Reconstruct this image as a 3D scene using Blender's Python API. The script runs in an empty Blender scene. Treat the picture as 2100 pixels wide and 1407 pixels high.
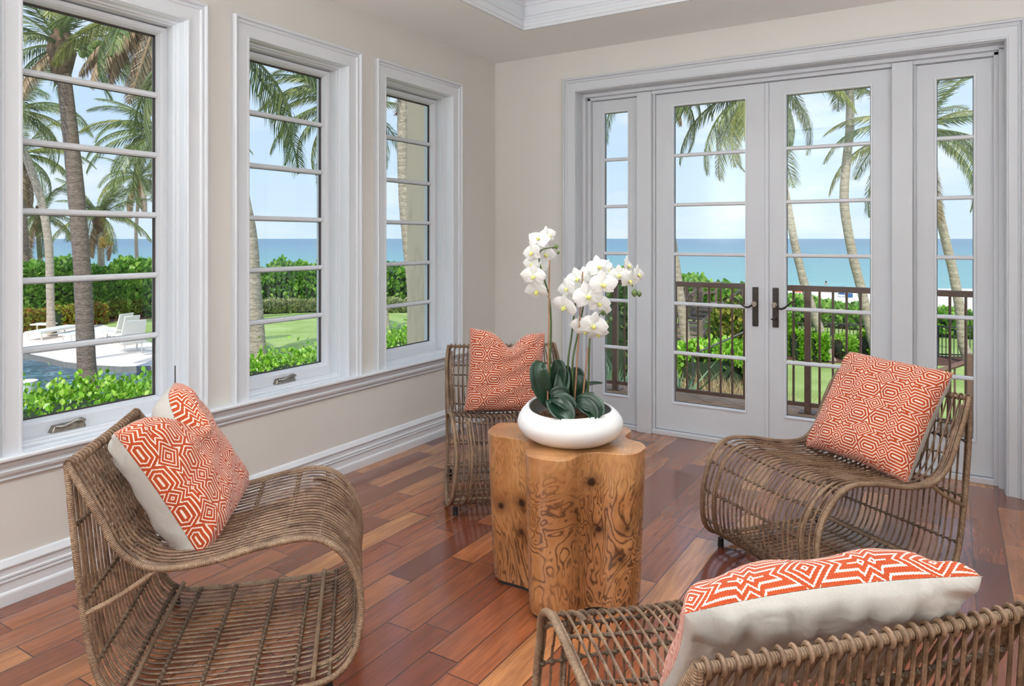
import bpy, bmesh, math, random
import numpy as np
from mathutils import Vector, Matrix
R=math.radians
rnd=random.Random(7)
sc=bpy.context.scene
COL=sc.collection

# ------------------------------------------------------------------ helpers
CAMP=np.array([3.077,-4.690,1.40]); FPX=1446.; YAW=R(31.9); HOR=489.
FW=np.array([-math.sin(YAW),math.cos(YAW),0.]); RT=np.array([math.cos(YAW),math.sin(YAW),0.]); UP=np.array([0,0,1.])
def ray(px,py): return FW+RT*(px-1050)/FPX-UP*(py-HOR)/FPX
def gnd(px,py,z): r=ray(px,py); return CAMP+r*((z-CAMP[2])/r[2])      # point seen at a pixel on the plane at height z
def far(px,py,d): return CAMP+ray(px,py)*d                            # point seen at a pixel at distance d
G=-2.8

def srgb(r,g,b):
    f=lambda c:(c/255/12.92) if c/255<=.04045 else ((c/255+.055)/1.055)**2.4
    return (f(r),f(g),f(b),1)

class MB:
    """collects geometry for ONE mesh"""
    def __init__(s): s.v=[];s.f=[];s.uv=[];s.has=False
    def add(s,verts,faces,uvs=None):
        o=len(s.v); s.v+= [tuple(map(float,p)) for p in verts]; s.f+=[tuple(i+o for i in f) for f in faces]
        if uvs is not None: s.has=True
        s.uv+= list(uvs) if uvs is not None else [(0,0)]*len(verts)
    def box(s,a,b):
        x0,y0,z0=[min(p,q) for p,q in zip(a,b)]; x1,y1,z1=[max(p,q) for p,q in zip(a,b)]
        s.add([(x0,y0,z0),(x1,y0,z0),(x1,y1,z0),(x0,y1,z0),(x0,y0,z1),(x1,y0,z1),(x1,y1,z1),(x0,y1,z1)],
              [(0,3,2,1),(4,5,6,7),(0,1,5,4),(1,2,6,5),(2,3,7,6),(3,0,4,7)])
    def obox(s,c,ax,ay,az,hx,hy,hz):
        c=np.array(c);ax=np.array(ax);ay=np.array(ay);az=np.array(az)
        v=[c+ax*hx*i+ay*hy*j+az*hz*k for k in(-1,1) for (i,j) in((-1,-1),(1,-1),(1,1),(-1,1))]
        s.add(v,[(0,3,2,1),(4,5,6,7),(0,1,5,4),(1,2,6,5),(2,3,7,6),(3,0,4,7)])
    def tube(s,pts,rad,n=8,closed=False,caps=True,flat=None):
        P=np.array(pts,float); m=len(P)
        rr=np.full(m,rad) if np.isscalar(rad) else np.array(rad,float)
        if closed: T=np.roll(P,-1,0)-np.roll(P,1,0)
        else:
            T=np.empty_like(P);T[1:-1]=P[2:]-P[:-2];T[0]=P[1]-P[0];T[-1]=P[-1]-P[-2]
        T/=np.linalg.norm(T,axis=1)[:,None]+1e-12
        a=np.array([0,0,1.]) if abs(T[0][2])<.9 else np.array([1.,0,0])
        N=np.cross(T[0],a);N/=np.linalg.norm(N)
        L=0;V=[];UV=[]
        for i in range(m):
            if i: 
                N=N-T[i]*(N@T[i]); N/=np.linalg.norm(N)+1e-12; L+=np.linalg.norm(P[i]-P[i-1])
            B=np.cross(T[i],N)
            for k in range(n):
                an=2*math.pi*k/n; V.append(P[i]+rr[i]*(math.cos(an)*N+math.sin(an)*B)); UV.append((k/n,L))
        F=[]
        for i in range(m if closed else m-1):
            j=(i+1)%m
            for k in range(n): k2=(k+1)%n; F.append((i*n+k,i*n+k2,j*n+k2,j*n+k))
        if not closed and caps: F.append(tuple(range(n))[::-1]); F.append(tuple((m-1)*n+k for k in range(n)))
        s.add(V,F,UV)
    def prism(s,poly,z0,z1):
        n=len(poly)
        s.add([(p[0],p[1],z0) for p in poly]+[(p[0],p[1],z1) for p in poly],
              [tuple(range(n))[::-1],tuple(range(n,2*n))]+[(i,(i+1)%n,n+(i+1)%n,n+i) for i in range(n)])
    def lathe(s,prof,c=(0,0,0),n=32,cap=True):
        V=[];F=[];m=len(prof)
        for r,z in prof:
            for k in range(n): a=2*math.pi*k/n; V.append((c[0]+r*math.cos(a),c[1]+r*math.sin(a),c[2]+z))
        for i in range(m-1):
            for k in range(n): k2=(k+1)%n; F.append((i*n+k,i*n+k2,(i+1)*n+k2,(i+1)*n+k))
        if cap: F.append(tuple(range(n))[::-1]);F.append(tuple((m-1)*n+k for k in range(n)))
        s.add(V,F)
    def build(s,name,mat,parent=None,smooth=False,bevel=0,fix=True,seg=2):
        me=bpy.data.meshes.new(name); me.from_pydata(s.v,[],s.f)
        if s.has:
            uvl=me.uv_layers.new(name='uv'); li=np.empty(len(me.loops),int); me.loops.foreach_get('vertex_index',li)
            # seam fix for tubes is not needed: patterns use v only
            uvl.data.foreach_set('uv',np.array(s.uv,float)[li].ravel())
        if fix:
            bm=bmesh.new();bm.from_mesh(me);bmesh.ops.recalc_face_normals(bm,faces=bm.faces);bm.to_mesh(me);bm.free()
        if smooth:
            me.polygons.foreach_set('use_smooth',[True]*len(me.polygons))
            if smooth!='all': me.set_sharp_from_angle(angle=R(40))
        me.materials.append(mat)
        o=bpy.data.objects.new(name,me); COL.objects.link(o)
        if parent is not None:
            o.parent=parent; o.matrix_parent_inverse=parent.matrix_world.inverted()
        if bevel:
            b=o.modifiers.new('bevel','BEVEL');b.width=bevel;b.segments=seg;b.limit_method='ANGLE'
        return o
def empty(name,loc,label,cat,group=None,rz=0):
    o=bpy.data.objects.new(name,None); COL.objects.link(o); o.location=tuple(map(float,loc)); o.rotation_euler=(0,0,rz)
    o.empty_display_size=.1; o.matrix_world=Matrix.Translation(o.location)@Matrix.Rotation(rz,4,'Z')
    tag(o,label,cat,group); return o
def tag(o,label,cat,group=None,kind=None):
    if label:o['label']=label
    if cat:o['category']=cat
    if group:o['group']=group
    if kind:o['kind']=kind
    return o
def struct(o): o['kind']='structure'; return o
def copy_part(src,parent,mw=None):
    c=src.copy(); COL.objects.link(c); c.parent=parent; return c

# ------------------------------------------------------------------ node helpers
class NT:
    def __init__(s,name):
        s.m=bpy.data.materials.new(name); s.m.use_nodes=True; s.t=s.m.node_tree; s.n=s.t.nodes; s.l=s.t.links
        s.p=s.n['Principled BSDF']; s.out=s.n['Material Output']
    def link(s,a,b): s.l.new(a,b)
    def inp(s,sock,v):
        if isinstance(v,bpy.types.NodeSocket): s.l.new(v,sock)
        elif v is not None: sock.default_value=v
    def math(s,op,a,b=None,c=None,clamp=False):
        n=s.n.new('ShaderNodeMath');n.operation=op;n.use_clamp=clamp
        s.inp(n.inputs[0],a)
        if b is not None:s.inp(n.inputs[1],b)
        if c is not None:s.inp(n.inputs[2],c)
        return n.outputs[0]
    def coord(s,which='Object'):
        return s.n.new('ShaderNodeTexCoord').outputs[which]
    def pos(s): return s.n.new('ShaderNodeNewGeometry').outputs['Position']
    def mapping(s,v,scale=(1,1,1),rot=(0,0,0),loc=(0,0,0)):
        n=s.n.new('ShaderNodeMapping'); s.l.new(v,n.inputs[0]); n.inputs['Scale'].default_value=scale;n.inputs['Rotation'].default_value=rot;n.inputs['Location'].default_value=loc
        return n.outputs[0]
    def noise(s,v=None,scale=5,detail=3,rough=.5,dist=0,out=0,lac=2,dim='3D',w=None):
        n=s.n.new('ShaderNodeTexNoise');n.noise_dimensions=dim
        if v is not None: s.l.new(v,n.inputs['Vector'])
        if w is not None: s.inp(n.inputs['W'],w)
        s.inp(n.inputs['Scale'],scale);n.inputs['Detail'].default_value=detail;n.inputs['Roughness'].default_value=rough;n.inputs['Distortion'].default_value=dist
        return n.outputs[out]
    def sep(s,v): n=s.n.new('ShaderNodeSeparateXYZ');s.l.new(v,n.inputs[0]);return n.outputs
    def comb(s,x=0,y=0,z=0):
        n=s.n.new('ShaderNodeCombineXYZ');s.inp(n.inputs[0],x);s.inp(n.inputs[1],y);s.inp(n.inputs[2],z);return n.outputs[0]
    def ramp(s,f,stops,interp='LINEAR'):
        n=s.n.new('ShaderNodeValToRGB');s.l.new(f,n.inputs[0]);cr=n.color_ramp;cr.interpolation=interp
        while len(cr.elements)<len(stops): cr.elements.new(.5)
        for e,(p,c) in zip(cr.elements,stops): e.position=p;e.color=c if len(c)==4 else (*c,1)
        return n.outputs[0]
    def mix(s,f,a,b,mode='MIX'):
        n=s.n.new('ShaderNodeMix');n.data_type='RGBA';n.blend_type=mode
        s.inp(n.inputs[0],f);s.inp(n.inputs[6],a);s.inp(n.inputs[7],b);return n.outputs[2]
    def bump(s,h,strength=.3,dist=.01,normal=None):
        n=s.n.new('ShaderNodeBump');n.inputs['Strength'].default_value=strength;n.inputs['Distance'].default_value=dist;s.l.new(h,n.inputs['Height'])
        if normal is not None:s.l.new(normal,n.inputs['Normal'])
        return n.outputs[0]
    def set(s,**k):
        for a,v in k.items():
            s.inp(s.p.inputs[a.replace('_',' ')],v)
        return s

def plain(name,col,rough=.5,metal=0,bump=None,var=0,vs=8,spec=.5):
    t=NT(name); c=col if len(col)==4 else (*col,1)
    t.set(Roughness=rough,Metallic=metal); t.p.inputs['Specular IOR Level'].default_value=spec
    if var:
        n=t.noise(t.coord(),vs,4,.6)
        d=tuple(x*(1-var) for x in c[:3])+(1,);l=tuple(min(1,x*(1+var)) for x in c[:3])+(1,)
        t.link(t.ramp(n,[(.3,d),(.7,l)]),t.p.inputs['Base Color'])
    else: t.p.inputs['Base Color'].default_value=c
    if bump:
        t.link(t.bump(t.noise(t.coord(),bump[0],3),bump[1],bump[2]),t.p.inputs['Normal'])
    return t.m

M={}
M['wall']=plain('wall paint',(.70,.675,.635),.55,bump=(180,.06,.002),var=.015,vs=2)
M['ceil']=plain('ceiling paint',(.93,.925,.91),.6,var=.01,vs=2)
M['trim']=plain('white satin trim paint',(.72,.745,.785),.48,var=.012,vs=5)
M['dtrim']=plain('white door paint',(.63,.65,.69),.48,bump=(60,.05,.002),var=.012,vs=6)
M['bronze']=plain('dark bronze hardware',(.055,.048,.045),.33,metal=.85,var=.2,vs=60)
M['pewter']=plain('antique pewter',(.30,.27,.23),.3,metal=.9,var=.25,vs=80)
M['bead']=plain('dark brown glazing strip',(.045,.028,.022),.5)
M['black']=plain('black rubber',(.012,.012,.013),.5)
M['white']=plain('matte white ceramic',(.78,.775,.77),.42,bump=(25,.04,.002))
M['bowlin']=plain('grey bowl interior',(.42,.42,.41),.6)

def glass_mat():
    t=NT('window glass');n=t.n;n.remove(t.p)
    tr=n.new('ShaderNodeBsdfTransparent');tr.inputs[0].default_value=(.97,.985,.98,1)
    gl=n.new('ShaderNodeBsdfGlossy');gl.inputs['Roughness'].default_value=.0;gl.inputs[0].default_value=(1,1,1,1)
    ge=n.new('ShaderNodeNewGeometry');dp=n.new('ShaderNodeVectorMath');dp.operation='DOT_PRODUCT';t.link(ge.outputs['Incoming'],dp.inputs[0]);t.link(ge.outputs['Normal'],dp.inputs[1])
    cs=t.math('ABSOLUTE',dp.outputs['Value']);fr=t.math('MULTIPLY_ADD',t.math('POWER',t.math('SUBTRACT',1.,cs),5.),.9,.022)
    mx=n.new('ShaderNodeMixShader');t.link(fr,mx.inputs[0]);t.link(tr.outputs[0],mx.inputs[1]);t.link(gl.outputs[0],mx.inputs[2]);t.link(mx.outputs[0],t.out.inputs[0])
    return t.m
M['glass']=glass_mat()

def floor_mat():
    t=NT('hardwood planks'); x,y,z=t.sep(t.pos())
    W=.122;L=1.15
    xr=t.math('DIVIDE',t.math('ADD',x,.012),W); row=t.math('FLOOR',xr)
    wn=t.n.new('ShaderNodeTexWhiteNoise');wn.noise_dimensions='1D';t.link(row,wn.inputs['W'])
    yo=t.math('DIVIDE',t.math('ADD',y,t.math('MULTIPLY',wn.outputs['Value'],7.3)),t.math('MULTIPLY_ADD',wn.outputs['Value'],.42,.42)); colm=t.math('FLOOR',yo)
    w2=t.n.new('ShaderNodeTexWhiteNoise');w2.noise_dimensions='2D';t.link(t.comb(row,colm,0),w2.inputs['Vector'])
    rv=w2.outputs['Value']
    # grain
    gv=t.comb(t.math('MULTIPLY',x,9),t.math('MULTIPLY',y,.9),t.math('MULTIPLY',rv,40))
    g=t.noise(gv,2.2,6,.62,1.6)
    g2=t.noise(t.comb(t.math('MULTIPLY',x,60),t.math('MULTIPLY',y,2.5),t.math('MULTIPLY',rv,17)),2,4,.6)
    base=t.ramp(rv,[(0,srgb(108,52,32)),(.22,srgb(136,72,42)),(.45,srgb(160,90,52)),(.65,srgb(124,64,40)),(.85,srgb(174,104,60)),(1,srgb(202,140,90))])
    dark=t.mix(t.ramp(g,[(.40,(0,0,0,1)),(.62,(1,1,1,1))]),t.mix(.42,base,srgb(84,42,28),'MIX'),base)
    c=t.mix(t.math('MULTIPLY',t.ramp(g2,[(.35,(1,1,1,1)),(.6,(0,0,0,1))]),.22),dark,srgb(80,42,28))
    # gaps
    fx=t.math('PINGPONG',xr,.5); fy=t.math('PINGPONG',yo,.5)
    ex=t.math('LESS_THAN',fx,.015); ey=t.math('LESS_THAN',fy,.0030)
    gap=t.math('MAXIMUM',ex,ey)
    c=t.mix(gap,c,srgb(52,24,16))
    t.link(c,t.p.inputs['Base Color'])
    bev=t.math('MINIMUM',t.math('MULTIPLY',fx,22,clamp=True),t.math('MULTIPLY',fy,160,clamp=True))
    hgt=t.math('ADD',t.math('MULTIPLY',bev,1.0),t.math('MULTIPLY',t.noise(t.comb(t.math('MULTIPLY',x,6),y,t.math('MULTIPLY',rv,9)),1.6,2),.9))
    t.link(t.bump(hgt,.14,.004),t.p.inputs['Normal'])
    t.link(t.math('MULTIPLY_ADD',t.noise(t.pos(),3,3),.10,.20),t.p.inputs['Roughness'])
    t.p.inputs['Coat Weight'].default_value=.7;t.p.inputs['Coat Roughness'].default_value=.13;t.p.inputs['Coat IOR'].default_value=1.5
    return t.m
M['floor']=floor_mat()

def rattan_mat(name,wrapped,tint=(1,1,1)):
    t=NT(name); tc=t.coord(); n=t.noise(tc,14,4,.6); n2=t.noise(tc,160,2,.6)
    f=lambda a:tuple(a[i]*tint[i] if i<3 else 1 for i in range(4))
    if wrapped:
        c=t.ramp(n,[(.25,f(srgb(112,86,66))),(.5,f(srgb(148,120,94))),(.75,f(srgb(172,146,118)))])
    else:
        c=t.ramp(n,[(.25,f(srgb(62,44,32))),(.42,f(srgb(108,82,62))),(.58,f(srgb(144,116,92))),(.8,f(srgb(80,60,45)))])
    c=t.mix(t.math('MULTIPLY',t.ramp(n2,[(.4,(0,0,0,1)),(.65,(1,1,1,1))]),.45),c,f(srgb(70,50,36)))
    uv=t.n.new('ShaderNodeUVMap').outputs[0]; u,v,_=t.sep(uv)
    if wrapped:
        w=t.math('PINGPONG',t.math('MULTIPLY',v,380),1.0)
        c=t.mix(t.math('MULTIPLY',t.math('LESS_THAN',w,.22),.6),c,f(srgb(62,44,32)))
        t.link(t.bump(w,.9,.0012),t.p.inputs['Normal'])
    else:
        nd=t.math('LESS_THAN',t.math('PINGPONG',t.math('ADD',t.math('MULTIPLY',v,3.1),t.math('MULTIPLY',n,2.5)),1.),.03)
        c=t.mix(t.math('MULTIPLY',nd,.7),c,srgb(52,34,24))
    t.link(c,t.p.inputs['Base Color']); t.set(Roughness=.5)
    return t.m
M['rod']=rattan_mat('grey brown rattan rod',False); M['wrap']=rattan_mat('tan wrapped rattan',True); M['bind']=rattan_mat('dark rattan binding',True,(.50,.48,.46))

def pattern_mat():
    t=NT('orange geometric weave'); uv=t.n.new('ShaderNodeUVMap').outputs[0]; u,v,_=t.sep(uv)   # uv in metres
    a=.109;b=.127
    wob=t.noise(uv,22,2,.5,dim='3D')
    X=t.math('PINGPONG',t.math('ADD',u,t.math('MULTIPLY',wob,.0015)),a); Y=t.math('PINGPONG',v,b/2+.0)   # one quarter cell
    bh=b/2
    ab=lambda s:t.math('ABSOLUTE',s)
    d1=t.math('ADD',t.math('MULTIPLY',X,.86),Y)                                       # diamond at the origin
    d2=t.math('ADD',t.math('MULTIPLY',ab(t.math('SUBTRACT',X,a)),.86),ab(t.math('SUBTRACT',Y,bh)))
    dx=t.math('MAXIMUM',t.math('SUBTRACT',ab(t.math('SUBTRACT',X,a*.56)),a*.13),0.)
    d3=t.math('MAXIMUM',Y,t.math('ADD',t.math('MULTIPLY',dx,.9),t.math('MULTIPLY',Y,.55)))
    d3=t.math('ADD',d3,.0035)
    d=t.math('MINIMUM',t.math('MINIMUM',d1,d2),d3)
    per=.0126
    s=t.math('PINGPONG',t.math('DIVIDE',t.math('ADD',d,.0017),per/2),1.)
    th=t.math('PINGPONG',t.math('MULTIPLY',u,420),1.)                                # thread ticks across the stripes
    th2=t.math('PINGPONG',t.math('MULTIPLY',v,420),1.)
    edge=t.math('MULTIPLY_ADD',th,.20,.60)
    isw=t.math('GREATER_THAN',s,edge)
    n=t.noise(uv,500,2,.7); n3=t.noise(uv,9,2)
    org=t.mix(t.ramp(n,[(.3,(0,0,0,1)),(.7,(1,1,1,1))]),srgb(134,42,20),srgb(190,78,38))
    org=t.mix(t.math('MULTIPLY',n3,.30),org,srgb(196,96,44))
    c=t.mix(isw,org,srgb(228,212,198))
    t.link(c,t.p.inputs['Base Color'])
    h=t.math('ADD',t.math('MULTIPLY',t.math('MULTIPLY',th,th2),.5),s)
    t.link(t.bump(h,.5,.0015),t.p.inputs['Normal'])
    t.set(Roughness=.85);t.p.inputs['Specular IOR Level'].default_value=.15
    t.p.inputs['Sheen Weight'].default_value=.15
    return t.m
M['pattern']=pattern_mat()
def cloth_mat():
    t=NT('off white linen');uv=t.coord();n=t.noise(uv,900,2,.6)
    t.link(t.ramp(n,[(.3,srgb(178,174,168)),(.7,srgb(204,200,194))]),t.p.inputs['Base Color'])
    f=t.noise(t.mapping(uv,(1,1,1)),7,3,.5,.8)
    t.link(t.bump(f,.6,.03,t.bump(n,.12,.001)),t.p.inputs['Normal'])
    t.set(Roughness=.9);t.p.inputs['Specular IOR Level'].default_value=.1
    return t.m
M['linen']=cloth_mat()

def simple_leaf(name,c0,c1,c2,rough=.45,vs=3,trans=.25):
    t=NT(name)
    oi=t.n.new('ShaderNodeObjectInfo').outputs['Random']
    n=t.noise(t.pos(),vs,4,.7); g=t.n.new('ShaderNodeNewGeometry').outputs['Random Per Island']
    f=t.math('ADD',t.math('MULTIPLY',g,.6),t.math('MULTIPLY',n,.4))
    c=t.ramp(f,[(.2,c0),(.5,c1),(.8,c2)]); t.link(c,t.p.inputs['Base Color']); t.set(Roughness=rough)
    # thin leaves let some light through
    tl=t.n.new('ShaderNodeBsdfTranslucent');t.link(c,tl.inputs[0]);mx=t.n.new('ShaderNodeMixShader');mx.inputs[0].default_value=trans
    t.link(t.p.outputs[0],mx.inputs[1]);t.link(tl.outputs[0],mx.inputs[2]);t.link(mx.outputs[0],t.out.inputs[0])
    return t.m
M['leafnear']=simple_leaf('bright glossy shrub leaf',srgb(100,156,34),srgb(146,204,52),srgb(200,234,104),.3,2)
M['leafhedge']=simple_leaf('hedge leaf',srgb(74,128,42),srgb(118,174,58),srgb(178,216,98),.45,.4)
M['leafdark']=simple_leaf('dark hedge leaf',srgb(48,84,38),srgb(74,118,46),srgb(124,142,66),.5,.5)
M['leafred']=simple_leaf('croton leaf',srgb(170,70,40),srgb(150,150,50),srgb(170,200,70),.45,.8)
M['leafyel']=simple_leaf('sea grape leaf',srgb(58,96,36),srgb(112,146,52),srgb(206,190,84),.45,.8)
M['leafgrass']=simple_leaf('pale border grass',srgb(120,140,84),srgb(160,174,112),srgb(206,200,150),.6,.8)
M['tan']=simple_leaf('dry tan grass',srgb(150,124,84),srgb(196,168,122),srgb(228,206,160),.7,2)
M['agave']=simple_leaf('blue green agave',srgb(60,90,70),srgb(96,128,98),srgb(150,172,130),.5,1)
M['frond']=simple_leaf('palm leaflet',srgb(64,84,40),srgb(104,124,60),srgb(170,176,104),.4,.6,.3)
M['frondy']=simple_leaf('yellow green palm leaflet',srgb(110,120,48),srgb(150,156,66),srgb(200,190,110),.4,.6,.35)
M['dead']=simple_leaf('dead palm leaflet',srgb(120,92,66),srgb(176,142,108),srgb(222,196,164),.7,.8,.15)
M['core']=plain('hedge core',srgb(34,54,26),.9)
M['coconut']=plain('green coconut',srgb(116,140,62),.4,var=.2,vs=6)
M['coconuty']=plain('yellow coconut',srgb(196,160,84),.45,var=.2,vs=6)
M['fibre']=plain('palm fibre sheath',srgb(126,100,78),.9,bump=(20,.8,.05),var=.45,vs=5)
M['petiole']=plain('palm petiole',srgb(142,140,84),.5,var=.2,vs=4)
def bark_mat(nm='palm bark',a=srgb(104,84,74),b=srgb(172,152,136),r=srgb(84,66,58)):
    t=NT(nm);p=t.pos();x,y,z=t.sep(p);n=t.noise(p,2.5,4,.7)
    w=t.math('PINGPONG',t.math('ADD',t.math('MULTIPLY',z,9),t.math('MULTIPLY',n,2.2)),1.)
    f=t.noise(t.mapping(p,(6,6,30)),1.6,4,.7)
    c=t.mix(t.ramp(f,[(.35,(0,0,0,1)),(.68,(1,1,1,1))]),a,b)
    c=t.mix(t.ramp(w,[(0,(.4,.4,.4,1)),(.2,(0,0,0,1))]),c,r)
    t.link(c,t.p.inputs['Base Color']);t.link(t.bump(t.math('ADD',w,f),.4,.03),t.p.inputs['Normal']);t.set(Roughness=.9)
    return t.m
M['bark']=bark_mat();M['barkpale']=bark_mat('pale palm bark',srgb(150,132,116),srgb(220,206,188),srgb(112,94,80))
def lawn_mat():
    t=NT('lawn grass');p=t.pos();n=t.noise(t.mapping(p,(1,1,1)),.5,4,.6);n2=t.noise(p,14,3,.7)
    c=t.ramp(n,[(.3,srgb(146,170,94)),(.55,srgb(176,196,122)),(.75,srgb(194,210,144))])
    c=t.mix(t.math('MULTIPLY',n2,.35),c,srgb(96,124,56))
    t.link(c,t.p.inputs['Base Color']);t.link(t.bump(n2,.4,.03),t.p.inputs['Normal']);t.set(Roughness=.95);t.p.inputs['Specular IOR Level'].default_value=.1
    return t.m
M['lawn']=lawn_mat()
M['sand']=plain('pale beach sand',srgb(238,228,212),.95,var=.05,vs=.5,spec=.1)
M['deck']=plain('cream pool deck',srgb(246,232,220),.8,bump=(6,.1,.02),var=.06,vs=.8,spec=.2)
M['pink']=plain('pink paver path',srgb(200,160,144),.85,var=.08,vs=2)
M['mulch']=plain('brown mulch',srgb(96,62,48),.95,bump=(12,.6,.04),var=.35,vs=8)
M['tile']=plain('blue pool tile',srgb(48,92,112),.3,var=.3,vs=14)
M['cream']=plain('cream stucco wall',srgb(236,230,212),.85,var=.04,vs=2)
M['wood']=plain('weathered grey brown timber',srgb(142,122,108),.8,bump=(14,.3,.02),var=.25,vs=5)
M['rail']=plain('brown painted railing',(.21,.115,.085),.42,var=.12,vs=30)
M['dfence']=plain('dark metal fence',(.05,.055,.055),.5)
M['outwhite']=plain('white outdoor furniture',srgb(244,240,232),.5)
M['orange']=plain('orange beach fabric',srgb(226,104,60),.8);M['teal']=plain('blue beach fabric',srgb(50,96,150),.8)
M['magenta']=plain('pink beach towel',srgb(222,70,120),.8);M['cyan']=plain('bright blue parasol cloth',srgb(64,178,226),.7)
M['skin']=plain('bather skin',srgb(190,136,108),.6);M['hair']=plain('dark hair',srgb(48,34,28),.7);M['swim']=plain('dark swimwear',srgb(120,30,40),.7)  # skin is one even tone
def stone_mat():
    t=NT('balcony tile');p=t.pos();x,y,z=t.sep(p);n=t.noise(p,4,4,.6);n2=t.noise(p,60,2)
    c=t.ramp(n,[(.3,srgb(190,144,112)),(.7,srgb(236,192,156))]);c=t.mix(t.math('MULTIPLY',n2,.3),c,srgb(96,78,68))
    gx=t.math('LESS_THAN',t.math('PINGPONG',t.math('ADD',x,y),.15),.006);gy=t.math('LESS_THAN',t.math('PINGPONG',t.math('SUBTRACT',x,y),.15),.006)
    c=t.mix(t.math('MULTIPLY',t.math('MAXIMUM',gx,gy),.6),c,srgb(90,74,64))
    t.link(c,t.p.inputs['Base Color']);t.set(Roughness=.8);return t.m
M['balc']=stone_mat()
def stucco_mat():
    t=NT('tan stucco');p=t.pos();n=t.noise(p,30,4,.7);n2=t.noise(t.mapping(p,(3,3,.8)),1.5,3,.6)
    t.link(t.mix(t.ramp(n2,[(.5,(0,0,0,1)),(.56,(.5,.5,.5,1)),(.62,(0,0,0,1))]),srgb(246,222,196),srgb(222,198,170)),t.p.inputs['Base Color'])
    t.link(t.bump(n,.5,.01),t.p.inputs['Normal']);t.set(Roughness=.9);return t.m
M['stucco']=stucco_mat()
def water_mat(name,sea):
    t=NT(name);p=t.pos();x,y,z=t.sep(p)
    if sea:
        dist=t.math('ADD',y,t.math('MULTIPLY',x,-.55))
        n=t.noise(t.mapping(p,(.012,.05,1)),1,4,.6)
        f=t.math('ADD',t.math('DIVIDE',dist,900),t.math('MULTIPLY',t.math('SUBTRACT',n,.5),.14))
        c=t.ramp(f,[(.05,srgb(140,188,180)),(.12,srgb(114,168,166)),(.25,srgb(104,154,160)),(.5,srgb(100,142,158)),(.85,srgb(96,132,154))])
        t.link(c,t.p.inputs['Base Color']);t.set(Roughness=.35)
        t.link(t.bump(t.noise(t.mapping(p,(.3,1.1,1)),1,4,.6),.35,.3),t.p.inputs['Normal'])
        t.p.inputs['Specular IOR Level'].default_value=.3
    else:
        n=t.noise(p,2.2,4,.65,1.0)
        t.link(t.ramp(n,[(.35,srgb(18,62,84)),(.55,srgb(44,110,136)),(.7,srgb(150,196,206))]),t.p.inputs['Base Color'])
        t.set(Roughness=.06);t.link(t.bump(n,.5,.08),t.p.inputs['Normal'])
    return t.m
M['sea']=water_mat('shallow turquoise sea',True);M['pool']=water_mat('rippled pool water',False)

# ------------------------------------------------------------------ room shell
XR=4.75; YB=-7.4; H=2.79
W=[(-3.368,-2.674),(-2.325,-1.627),(-1.29,-.583)]; WZ0,WZ1=.55,2.43
m=MB()
ys=[YB]+[q for w in W for q in w]+[0.24]
for i in range(0,len(ys),2): m.box((-.24,ys[i],-.1),(0,ys[i+1],H+.02))
for a,b in W: m.box((-.24,a,-.1),(0,b,WZ0)); m.box((-.24,a,WZ1),(0,b,H+.02))
struct(m.build('wall_left',M['wall']))
DX0,DX1,DZ=.72,3.332,2.485
m=MB()
m.box((0,0,-.1),(DX0,.24,H+.02)); m.box((DX1,0,-.1),(XR,.24,H+.02)); m.box((DX0,0,DZ),(DX1,.24,H+.02))
struct(m.build('wall_back',M['wall']))
m=MB();m.box((XR,YB,-.1),(XR+.2,.24,H+.02));struct(m.build('wall_right',M['wall']))
m=MB();m.box((-.24,YB-.2,-.1),(XR+.2,YB,H+.02));struct(m.build('wall_front',M['wall']))
m=MB();m.box((0,YB,-.12),(XR,.14,0));struct(m.build('floor',M['floor']))
TX0,TX1,TY0,TY1=.642,4.1,-6.75,-.64
m=MB()
m.box((0,YB,H),(TX0,0,H+.08));m.box((TX1,YB,H),(XR,0,H+.08));m.box((TX0,YB,H),(TX1,TY0,H+.08));m.box((TX0,TY1,H),(TX1,0,H+.08))
m.box((TX0-.1,TY0-.1,3.10),(TX1+.1,TY1+.1,3.2))
m.box((TX0-.06,TY0-.1,H+.07),(TX0-.001,TY1+.1,3.1));m.box((TX1+.001,TY0-.1,H+.07),(TX1+.06,TY1+.1,3.1));m.box((TX0,TY0-.06,H+.07),(TX1,TY0-.001,3.1));m.box((TX0,TY1+.001,H+.07),(TX1,TY1+.06,3.1))
struct(m.build('ceiling',M['ceil']))
def loops(prof,fn,closed_path,close_prof=True):
    """prof: list of (o,h); fn(o,h)-> list of path points; sweeps mitred"""
    mb=MB();V=[];k=None
    for o,h in prof:
        pts=fn(o,h);k=len(pts);V+=pts
    n=len(prof);F=[]
    for i in range(n if close_prof else n-1):
        j=(i+1)%n
        for a in range(k if closed_path else k-1):
            b=(a+1)%k;F.append((i*k+a,i*k+b,j*k+b,j*k+a))
    if not closed_path:
        F.append(tuple(i*k for i in range(n)));F.append(tuple(i*k+k-1 for i in range(n)))
    mb.add(V,F);return mb
cr=[(0,2.788),(.014,2.79),(.014,2.806),(.020,2.812),(.020,2.832),(.010,2.838),(.010,2.852),(.018,2.86),(.018,2.872),(.006,2.884),(.006,2.945),(.016,2.952),(.018,2.965),(.05,2.985),(.085,3.02),(.105,3.055),(.125,3.06),(.125,3.085),(0,3.085)]
mb=loops(cr,lambda o,h:[(TX0+o,TY0+o,h),(TX1-o,TY0+o,h),(TX1-o,TY1-o,h),(TX0+o,TY1-o,h)],True)
struct(mb.build('trim_1',M['trim']))
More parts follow.
